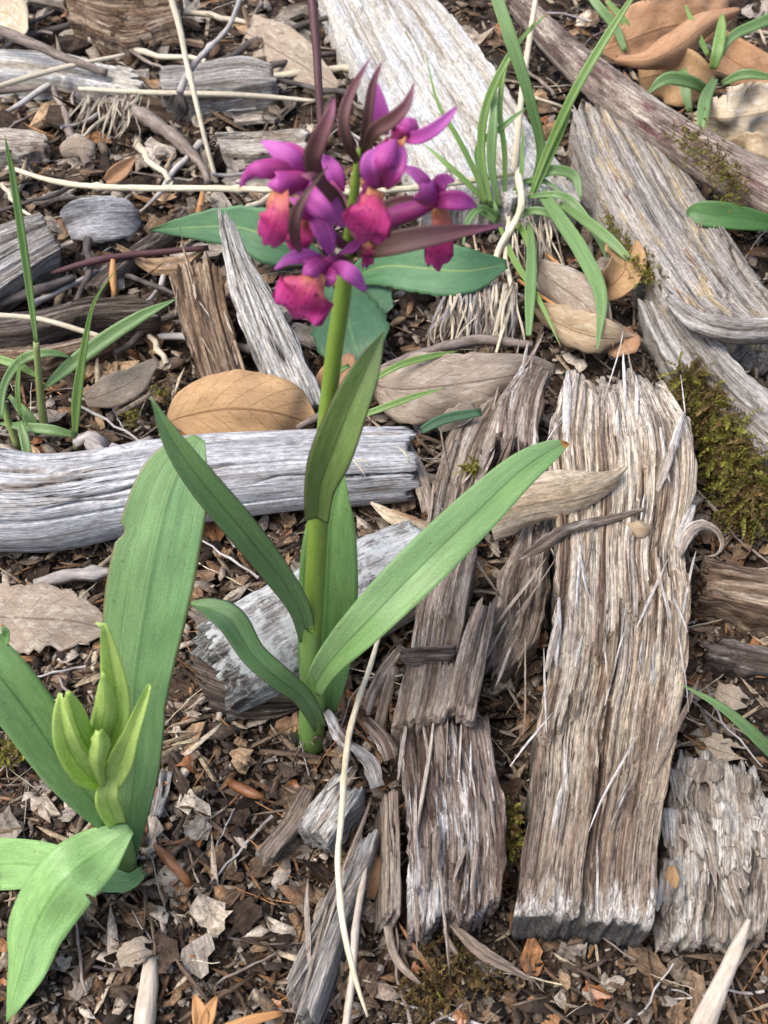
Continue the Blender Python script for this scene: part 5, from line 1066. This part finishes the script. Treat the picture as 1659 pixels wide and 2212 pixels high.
br([(760, 500, 0.2), (810, 462, 0.5), (870, 436, 0.6), (930, 430, 0.6)], [20, 34, 32, 6], 8)
br([(750, 580, -0.3), (728, 570, -0.7), (700, 560, -0.9), (655, 545, -0.8)], [18, 26, 22, 3], 9)
br([(776, 470, 0.3), (790, 420, 0.5), (800, 380, 0.6)], [16, 26, 6], 10)

# ------------------------------------------------------------------ the young orchid in bud
o2 = A(268, 1890, -0.05); Y2 = o2[1]
bud = empty('orchid', o2, 'young orchid with pale green closed bud among broad fresh green leaves', 'orchid')
def B(px, py, dy=0.0): return AY(px, py, Y2 + dy)
tube('stem', [B(272, 1900), B(268, 1850), B(255, 1790), B(238, 1730), B(222, 1670), B(216, 1630)], [26, 25, 22, 18, 14, 10], M['sheath'], bud, nr=16, seed=6)
tube('sheath', [B(274, 1905), B(274, 1880), B(272, 1855)], [34, 33, 30], M['sheath'], bud, nr=18, seed=7, cut=0.25, caps=False)
tube('sheath', [B(262, 1830), B(252, 1790), B(246, 1770)], [27, 26, 26], M['sheath'], bud, nr=18, seed=8, cut=0.25, caps=False)
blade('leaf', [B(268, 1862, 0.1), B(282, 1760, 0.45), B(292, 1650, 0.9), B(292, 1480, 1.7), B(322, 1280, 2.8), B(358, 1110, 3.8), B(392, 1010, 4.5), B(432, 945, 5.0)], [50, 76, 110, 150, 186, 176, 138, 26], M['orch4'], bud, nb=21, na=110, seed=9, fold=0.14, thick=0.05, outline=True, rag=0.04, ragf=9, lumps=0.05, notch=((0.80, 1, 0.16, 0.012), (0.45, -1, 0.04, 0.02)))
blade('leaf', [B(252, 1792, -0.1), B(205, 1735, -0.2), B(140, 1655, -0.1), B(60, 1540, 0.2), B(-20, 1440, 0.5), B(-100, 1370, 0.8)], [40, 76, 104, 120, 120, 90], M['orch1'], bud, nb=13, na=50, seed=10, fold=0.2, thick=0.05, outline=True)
blade('leaf', [B(282, 1790, -0.4), B(215, 1838, -0.9), B(140, 1900, -1.6), B(75, 2000, -2.2), B(45, 2100, -2.95), B(14, 2208, -3.75)], [24, 112, 146, 136, 100, 10], M['orch5'], bud, nb=15, na=60, seed=11, fold=-0.3, thick=0.05, outline=True, wave=0.2, wfreq=6, roll=[0, 10, 10, 15, 25, 30], lumps=0.06, notch=((0.30, 1, 0.28, 0.018),))
blade('leaf', [B(310, 1880, -0.3), B(270, 1905, -0.8), B(180, 1885, -0.7), B(80, 1868, -0.2), B(-20, 1866, 0.2), B(-110, 1860, 0.6)], [20, 40, 76, 100, 110, 100], M['orch5'], bud, nb=13, na=50, seed=12, fold=0.2, thick=0.05, outline=True)
blade('leaf', [B(-60, 1430, 0.9), B(-10, 1400, 0.9), B(12, 1370, 0.9), B(4, 1350, 0.9)], [60, 40, 22, 3], M['orch1'], bud, nb=9, seed=13, fold=0.2, thick=0.05)
def bb(pts, w, seed, fold=0.4, roll=0, bow=0, name='bud_bract'): blade(name, [B(*p) for p in pts], w, M['bud'], bud, nb=9, na=30, seed=seed, fold=fold, bow=bow, thick=0.04, roll=roll, wave=0.06)
bb([(222, 1700, -0.3), (180, 1665, -0.7), (146, 1610, -0.9), (132, 1550, -0.8), (130, 1498, -0.6)], [20, 56, 56, 38, 8], 1, 0.5)
bb([(212, 1650, -0.4), (182, 1600, -0.6), (160, 1545, -0.6), (148, 1496, -0.5)], [24, 52, 46, 10], 2, 0, bow=0.7)
bb([(236, 1690, -0.1), (240, 1600, -0.2), (248, 1500, -0.1), (236, 1410, 0.0), (222, 1348, 0.1), (206, 1345, 0.1)], [30, 74, 64, 40, 14, 3], 3, 0.35)
bb([(220, 1640, -0.3), (218, 1590, -0.4), (228, 1520, -0.4), (222, 1455, -0.3)], [24, 52, 44, 6], 4, 0, bow=0.5)
bb([(220, 1700, -0.6), (212, 1650, -0.9), (216, 1615, -1.0), (214, 1582, -0.9)], [18, 40, 40, 14], 5, 0, bow=0.9, name='flower_bud')
bb([(236, 1710, -0.4), (262, 1640, -0.6), (285, 1580, -0.6), (308, 1520, -0.5), (322, 1480, -0.4)], [30, 54, 36, 24, 10], 6, 0.4)
bb([(252, 1780, -0.3), (232, 1730, -0.6), (238, 1690, -0.5), (262, 1640, -0.3)], [40, 52, 40, 10], 7, 0.3)
bb([(244, 1640, 0.1), (256, 1570, 0.2), (262, 1500, 0.2)], [30, 40, 8], 8, 0.3)

for own, (bx, by), sd in ((orch, (672, 1602), 5), (bud, (272, 1900), 9)):
    r_ = np.random.default_rng(sd)
    for k in range(7):
        an = r_.uniform(-2.6, 0.4); p = A(bx + 34 * math.cos(an), by - 10 - 14 * math.sin(an), 0.15)
        e = p + np.array([math.cos(an) * 0.25, -0.15 + 0.2 * math.sin(an), r_.uniform(0.35, 0.9)])
        blade('dry_scale', [p, (p + e) / 2 + [math.cos(an) * 0.06, 0, 0.05], e], [r_.uniform(18, 34), r_.uniform(18, 30), 5], M['drabbeige'], own, nb=6, na=9, seed=k, bow=0.5, rag=0.4, ragf=5, thick=0.02)
# ------------------------------------------------------------------ dry straw tufts
def dry_tuft(base, label, n, seed, x0, x1, y0, y1, lean, w=(3, 7), mats=('strawgrey', 'straw', 'bark')):
    r = np.random.default_rng(seed); o = empty('dry_grass_tuft', base, label, 'dry grass')
    for k in range(n):
        sx, sy = r.uniform(x0, x1), y0 + r.uniform(-12, 12); ex, ey = sx + lean * (y1 - y0) * r.uniform(0.4, 1.4) + r.normal(0, 22), y1 + r.normal(0, 18)
        z0 = r.uniform(0.9, 1.6); z1 = r.uniform(0.3, 0.7)
        blade('dry_blade', [A(sx, sy, z0), A(sx * .65 + ex * .35 + r.normal(0, 6), sy * .65 + ey * .35, z0 + 0.15), A(sx * .3 + ex * .7 + r.normal(0, 8), sy * .3 + ey * .7, (z0 + z1) / 2 + .15), A(ex, ey, z1)], [r.uniform(*w) * q for q in (1, 1.2, 1, 0.4)], M[mats[int(r.integers(len(mats)))]], o, nb=4, na=14, seed=k, fold=0.3, thick=0.015)
dry_tuft(A(240, 280, 0.2), 'tangle of drab dry grass under the knobbly grey root', 34, 3, 180, 320, 205, 285, -0.4, (2, 4.5), ('strawgrey', 'strawgrey', 'bark'))
dry_tuft(A(1020, 700, 0.2), 'sheaf of flattened dry straw below the toothed green leaf', 110, 4, 965, 1120, 618, 735, -0.2, (2.5, 5.5), ('strawgrey', 'strawgrey', 'bark', 'bark', 'twiggrey'))
dry_tuft(A(1130, 520, 0.2), 'dry straw bits at the foot of the green grass tuft', 26, 5, 1085, 1190, 470, 590, 0.25, (2, 4), ('strawgrey', 'bark', 'strawgrey', 'straw'))

# ------------------------------------------------------------------ moss
def moss(label, spots, n, seed, size=1.0, hang=0.0, dull=0.3):
    r = np.random.default_rng(seed); V = []; F = []; C = []
    for k in range(n):
        (px, py, z, sp) = spots[int(r.integers(len(spots)))]
        p = A(px + r.normal(0, sp), py + r.normal(0, sp), z + r.normal(0, 0.12))
        d = np.array([r.normal(0, 0.55), r.normal(-0.25, 0.5), r.uniform(0.2, 1.0) - hang]); d /= np.linalg.norm(d)
        ln = r.uniform(0.35, 0.95) * size; ns = 8
        tint = np.array([0.23, 0.22, 0.045]) if r.random() > dull else np.array([0.17, 0.115, 0.045])
        tint = tint * r.uniform(0.45, 1.35); droop = r.uniform(0.2, 0.9)
        for s in range(ns):
            f = s / ns; c = p + d * ln * f + np.array([0, 0, -droop * ln * f * f * 0.6])
            for q in range(3):
                an = r.uniform(0, 6.28); e = np.cross(d, [math.cos(an), math.sin(an), 0.3]); e /= max(np.linalg.norm(e), 1e-6)
                tip = c + (d * 0.6 + e) * 0.13 * size * (1.1 - 0.5 * f); sd = np.cross(e, d) * 0.032 * size
                i = len(V); V += [c - sd, c + sd, tip]; F.append([i, i + 1, i + 2]); C += [tint * (0.8 + 0.5 * f)] * 3
    o = put('moss', np.array(V), np.array(F), M['moss'], colr=np.array(C), smooth=False)
    return tag(o, label, 'moss', None, 'stuff')
moss('cushion of yellow green moss along the bark slab right of the split plank', [(1495, 815, 1.5, 12), (1525, 860, 1.5, 15), (1560, 915, 1.4, 17), (1590, 965, 1.3, 18), (1620, 1020, 1.2, 20), (1648, 1070, 1.1, 22), (1575, 1010, 0.9, 20), (1610, 1080, 0.8, 22)], 1000, 1, 1.5, 0.7, 0.5)
moss('small moss patch on the mossy branch', [(1490, 300, 3.7, 24), (1540, 345, 3.8, 22), (1570, 380, 3.5, 22), (1590, 405, 3.3, 18)], 420, 2, 0.6, 0.1, 0.5)
moss('moss tuft on the left edge of the grey log', [(1385, 560, 2.2, 14), (1400, 590, 2.2, 14), (1365, 520, 2.0, 16), (1330, 480, 1.8, 16)], 300, 3, 0.7, 0.1)
moss('moss between the rotten slab and the split plank', [(1100, 1790, 0.9, 8), (1105, 1830, 0.9, 9), (1098, 1760, 1.0, 8)], 150, 4, 0.7, 0.0, 0.4)
moss('mossy fringe in the shade in front of the rotten slab', [(960, 2090, 0.5, 30), (900, 2120, 0.4, 25), (1020, 2100, 0.5, 30), (930, 2170, 0.3, 20)], 110, 5, 1.0, 0.6, 0.95)
moss('small moss sprig on the bark below the bark sheaf', [(1020, 1010, 1.8, 8)], 50, 6, 0.6)
moss('small bright moss sprig on the soil left of the leafy orchid', [(25, 1620, 0.6, 14), (60, 1610, 0.5, 10)], 120, 7, 0.7)
moss('tiny moss sprigs among the leaves behind the silver log', [(285, 905, 0.7, 10), (350, 850, 1.2, 8)], 70, 8, 0.6)

# ------------------------------------------------------------------ litter
def litter_stuff(name, n, smin, smax, seed, label, zj=0.25, xr=(-34, 34), yr=(1, 74), elong=(1.0, 4.0), pal=None, th=0.05, clump=0.0):
    r = np.random.default_rng(seed)
    u, v = r.uniform(-700, 2360, n), r.uniform(-260, 2700, n)
    P = np.array([A(a, b, 0.2) for a, b in zip(u, v)]); x, y = P[:, 0], P[:, 1]
    keep = vn(x * 0.22, y * 0.22, seed * 3.3) + 0.5 * vn(x * 0.7, y * 0.7, seed * 1.3) > clump * 2 - 1.3
    P, x, y = P[keep], x[keep], y[keep]; n = len(x)
    dep = (P - CAMP) @ _f
    k = 6
    sz = (smin + (smax - smin) * r.random(n) ** 2.2) * (dep / 34.0) ** 0.7
    el = r.uniform(elong[0], elong[1], n); an = r.uniform(0, 2 * np.pi, n)
    th0 = np.linspace(0, 2 * np.pi, k, endpoint=False)[None] + r.uniform(-0.35, 0.35, (n, k))
    rad = r.uniform(0.6, 1.15, (n, k))
    lx = np.cos(th0) * rad * sz[:, None] * 0.5 * np.sqrt(el)[:, None]; ly = np.sin(th0) * rad * sz[:, None] * 0.5 / np.sqrt(el)[:, None]
    lz = r.normal(0, 0.07, (n, k)) * sz[:, None] + (r.normal(0, 0.5, n) / np.maximum(sz, 0.2))[:, None] * 0.12 * (lx ** 2)
    tx, ty = r.normal(0, 0.32, n), r.normal(0, 0.32, n)
    lz = lz + lx * tx[:, None] + ly * ty[:, None]
    ca, sa = np.cos(an)[:, None], np.sin(an)[:, None]
    wx = x[:, None] + lx * ca - ly * sa; wy = y[:, None] + lx * sa + ly * ca
    wz = (gz(x, y) + r.random(n) ** 1.5 * zj + 0.06)[:, None] + lz
    top = np.stack([wx, wy, wz], -1); bot = top - np.array([0, 0, th])
    V = np.concatenate([top, bot], 1).reshape(-1, 3)
    b0 = (np.arange(n) * 2 * k)[:, None]
    quad = []
    quad.append(b0 + np.array([[0, 1, 2, 3]])); quad.append(b0 + np.array([[0, 3, 4, 5]]))
    for i in range(k): quad.append(b0 + np.array([[(i + 1) % k, i, i + k, (i + 1) % k + k]]))
    F = np.vstack(quad)
    pal = np.array(pal); ci = r.choice(len(pal), n, p=[1 / len(pal)] * len(pal))
    c = pal[ci] * r.uniform(0.6, 1.35, (n, 1)) * (0.85 + 0.35 * vn(x * 0.3, y * 0.3, 7.7))[:, None]
    C = np.repeat(c, 2 * k, 0)
    o = put(name, V, F, M['litter'], colr=C, smooth=False, base=(0, 0, 0))
    return tag(o, label, 'litter', None, 'stuff')
PAL = [(0.028, 0.020, 0.015), (0.045, 0.032, 0.024), (0.065, 0.047, 0.034), (0.09, 0.066, 0.048), (0.125, 0.092, 0.066), (0.17, 0.13, 0.095), (0.23, 0.18, 0.135), (0.30, 0.25, 0.195), (0.15, 0.09, 0.052), (0.38, 0.33, 0.27), (0.055, 0.042, 0.034)]
litter_stuff('fine_litter', 72000, 0.06, 0.34, 1, 'dark brown crumbs of rotted bark and leaf covering the soil', 0.30, pal=PAL)
litter_stuff('coarse_litter', 17000, 0.16, 0.8, 2, 'layer of small brown bark and leaf scraps over the soil', 0.5, pal=PAL + [(0.26, 0.155, 0.085), (0.42, 0.36, 0.29)], th=0.04, clump=0.55)
litter_stuff('fibre_litter', 6000, 0.3, 0.8, 3, 'thin brown fibres and needle bits strewn through the litter', 0.5, elong=(8.0, 18.0), pal=[(0.10, 0.07, 0.05), (0.17, 0.12, 0.08), (0.28, 0.22, 0.15), (0.40, 0.33, 0.24), (0.22, 0.12, 0.06)], th=0.03)

def piece_mesh(name, mat, r, kind):
    el = r.uniform(1.2, 3.6) if kind == 'chip' else r.uniform(1.0, 2.2)
    n = 9 if kind == 'chip' else 14
    a = (np.arange(n) + r.uniform(-0.4, 0.4, n)) / n * 2 * np.pi; rad = r.uniform(0.5, 1.1, n)
    x = np.cos(a) * rad * math.sqrt(el) * 0.5; y = np.sin(a) * rad / math.sqrt(el) * 0.5
    cv = r.normal(0, 0.3 if kind == 'chip' else 0.8); cw = r.normal(0, 0.4)
    f = lambda x, y: cv * x * x + cw * x * y + r.normal(0, 0.025)
    top = [(x[i], y[i], f(x[i], y[i])) for i in range(n)]; inn = [(x[i] * .5, y[i] * .5, f(x[i] * .5, y[i] * .5)) for i in range(n)]
    th = 0.09 if kind == 'chip' else 0.02
    bot = [(p[0] * .97, p[1] * .97, p[2] - th) for p in top]
    V = top + inn + bot + [(0, 0, 0)]; F = []
    for i in range(n):
        j = (i + 1) % n; F += [[i, j, n + j, n + i], [n + i, n + j, 3 * n], [j, i, 2 * n + i, 2 * n + j]]
    F.append(list(range(3 * n - 1, 2 * n - 1, -1)))
    V = np.array(V)
    return mesh_data(name, V, F, mat, gc=V * 1.0 + r.uniform(0, 50, 3), smooth=False)
r = np.random.default_rng(99)
NEAR = [(A(x, y, 0.5), t) for x, y, t in [(430, 1090, 'the silver log'), (150, 1150, 'the silver log'), (760, 1090, 'the silver log'), (672, 1600, 'the foot of the flowering orchid'), (268, 1890, 'the foot of the young orchid'), (90, 1350, 'the large ragged grey leaf'),
    (560, 1520, 'the dark end of the lichened log'), (1560, 1280, 'the crumbling rotten log'), (1580, 1440, 'the dark peeling bark'), (1500, 1560, 'the right edge of the split plank'), (1270, 2060, 'the near end of the split plank'), (1550, 2080, 'the flaking bark slab'),
    (980, 2070, 'the near end of the rotten slab'), (640, 2080, 'the long grey lath'), (320, 2150, 'the pale straight stick'), (450, 1960, 'the pointed brown bud'), (620, 1820, 'the short brown lath'), (60, 1700, 'the moss sprig'), (1100, 1600, 'the gap beside the rotten slab'),
    (480, 150, 'the grey wood block'), (150, 140, 'the pale board under the twig'), (230, 260, 'the drab dry grass'), (220, 470, 'the blue grey bark flake'), (60, 560, 'the grey cracked block'), (330, 560, 'the reddish dark twig'), (560, 360, 'the whitish peeling bark'),
    (300, 720, 'the rotten wood block'), (120, 880, 'the tall grass shoot'), (300, 920, 'the rounded brown beech leaf'), (600, 600, 'the streaked silver wood'), (880, 690, 'the toothed rosette leaves'), (1100, 500, 'the dense grass tuft'), (1250, 640, 'the curled tan leaf'),
    (1180, 150, 'the mossy branch'), (1420, 60, 'the orange dead leaf'), (1600, 300, 'the crumpled cream leaf'), (1600, 560, 'the grey log'), (640, 60, 'the dark red stalk'), (1000, 30, 'the wide pale board'), (30, 40, 'the cream white leaf'), (280, 60, 'the lumpy rotten chunk'), (1350, 380, 'the upper end of the grey log')]]
def scatter(name, count, meshes, smin, smax, label, cat, group, zoff=(0.15, 0.6), tilt=0.3, area=(5, 1654, 5, 2207)):
    """meshes: list of (words for the look, mesh); each piece is labelled by its look and by what it lies beside"""
    made = 0
    while made < count:
        px, py = r.uniform(area[0], area[1], 400), r.uniform(area[2], area[3], 400)
        ok = ~inside_any(px, py)
        for x, y in zip(px[ok], py[ok]):
            p = A(x, y, 0.2); z = float(gz(p[0], p[1])) + r.uniform(*zoff)
            s = (smin + (smax - smin) * r.random() ** 1.5) * (0.62 + 0.014 * p[1])
            look, me = meshes[int(r.integers(len(meshes)))]
            o = bpy.data.objects.new(name, me); col.objects.link(o)
            o.location = (p[0] * S, p[1] * S, z * S); o.scale = (s, s, s)
            o.rotation_euler = (r.normal(0, tilt), r.normal(0, tilt), r.uniform(0, 6.28))
            near = min(NEAR, key=lambda q: np.hypot(*(q[0] - p)[:2]))[1]
            tag(o, label % (look, near), cat, group); made += 1
            if made >= count: break
LOOKS = {'dark': 'dark brown', 'brown': 'mid brown', 'grey': 'greyish', 'pale': 'pale', 'tan': 'tan', 'orange': 'orange brown'}
scatter('wood_chip', 300, [(LOOKS[k], piece_mesh('wood_chip', M['chip_' + k], r, 'chip')) for k in ('dark', 'dark', 'brown', 'brown', 'grey', 'dark', 'brown', 'grey', 'pale', 'dark', 'brown', 'tan') for _ in (0, 1)], 0.4, 1.15, 'small %s wood chip in the litter near %s', 'wood chip', 'loose wood chips in the litter')
scatter('leaf_scrap', 260, [(LOOKS[k], piece_mesh('leaf_scrap', M['chip_' + k], r, 'leaf')) for k in ('brown', 'tan', 'grey', 'tan', 'brown', 'dark', 'pale', 'tan', 'orange', 'grey') for _ in (0, 1)], 0.4, 1.5, '%s torn dead leaf scrap near %s', 'leaf scrap', 'loose dead leaf scraps in the litter', tilt=0.25)
def stick_mesh(name, mat, r, rad, crook):
    n = 9; k = 6; t = np.linspace(0, 1, n); px_ = np.cumsum(r.normal(0, crook, n)); pz = np.cumsum(r.normal(0, crook * 0.5, n)); V = []; F = []
    for i in range(n):
        rr = rad * (1 - 0.5 * t[i]) * r.uniform(0.85, 1.15)
        for q in range(k):
            a = q / k * 2 * math.pi; V.append((t[i] - 0.5, px_[i] + rr * math.cos(a), pz[i] + rr * math.sin(a)))
    for i in range(n - 1):
        for q in range(k): F.append([i * k + q, (i + 1) * k + q, (i + 1) * k + (q + 1) % k, i * k + (q + 1) % k])
    F.append(list(range(k - 1, -1, -1))); F.append([(n - 1) * k + q for q in range(k)])
    V = np.array(V); return mesh_data(name, V, F, mat, gc=V * [3, 1, 1] + r.uniform(0, 40, 3))
scatter('litter_twig', 80, [(k, stick_mesh('litter_twig', M[m], r, 0.018, 0.018)) for k, m in (('brown', 'twig'), ('grey', 'twiggrey'), ('black', 'blacktwig'), ('brown', 'twig'), ('grey', 'twiggrey'), ('beige', 'strawgrey'))], 1.4, 4.2, 'thin crooked %s twig bit near %s', 'twig', 'loose twig bits in the litter', (0.3, 0.6), 0.08)
scatter('dry_needle', 100, [(k, stick_mesh('dry_needle', M[m], r, 0.011, 0.012)) for k, m in (('orange', 'needle'), ('cream', 'straw'), ('drab', 'strawgrey'), ('drab', 'strawgrey'), ('cream', 'straw'))], 1.0, 3.0, 'thin %s dry needle in the litter near %s', 'needle', 'loose dry needles in the litter', (0.3, 0.6), 0.1)
scatter('husk_bit', 40, [('glossy', piece_mesh('husk_bit', M['budbrown'], r, 'leaf')) for _ in range(6)], 0.45, 0.9, 'small %s orange brown bud scale near %s', 'bud scale', 'loose bud scales in the litter')
scatter('bark_piece', 60, [(LOOKS[k], piece_mesh('bark_piece', M['chip_' + k], r, 'chip')) for k in ('brown', 'grey', 'dark', 'pale', 'grey', 'tan') for _ in (0, 1)], 1.0, 2.3, 'larger %s bark piece in the tangle near %s', 'bark', 'larger bark pieces at the back left', (0.4, 0.9), 0.22, (5, 700, 5, 760))
scatter('litter_stick', 34, [(k, stick_mesh('litter_stick', M[m], r, 0.03, 0.022)) for k, m in (('brown', 'twig'), ('grey', 'twiggrey'), ('beige', 'strawgrey'), ('dark', 'blacktwig'))], 3.0, 6.0, '%s stick lying in the tangle near %s', 'stick', 'sticks at the back left', (0.6, 1.0), 0.1, (5, 700, 5, 760))
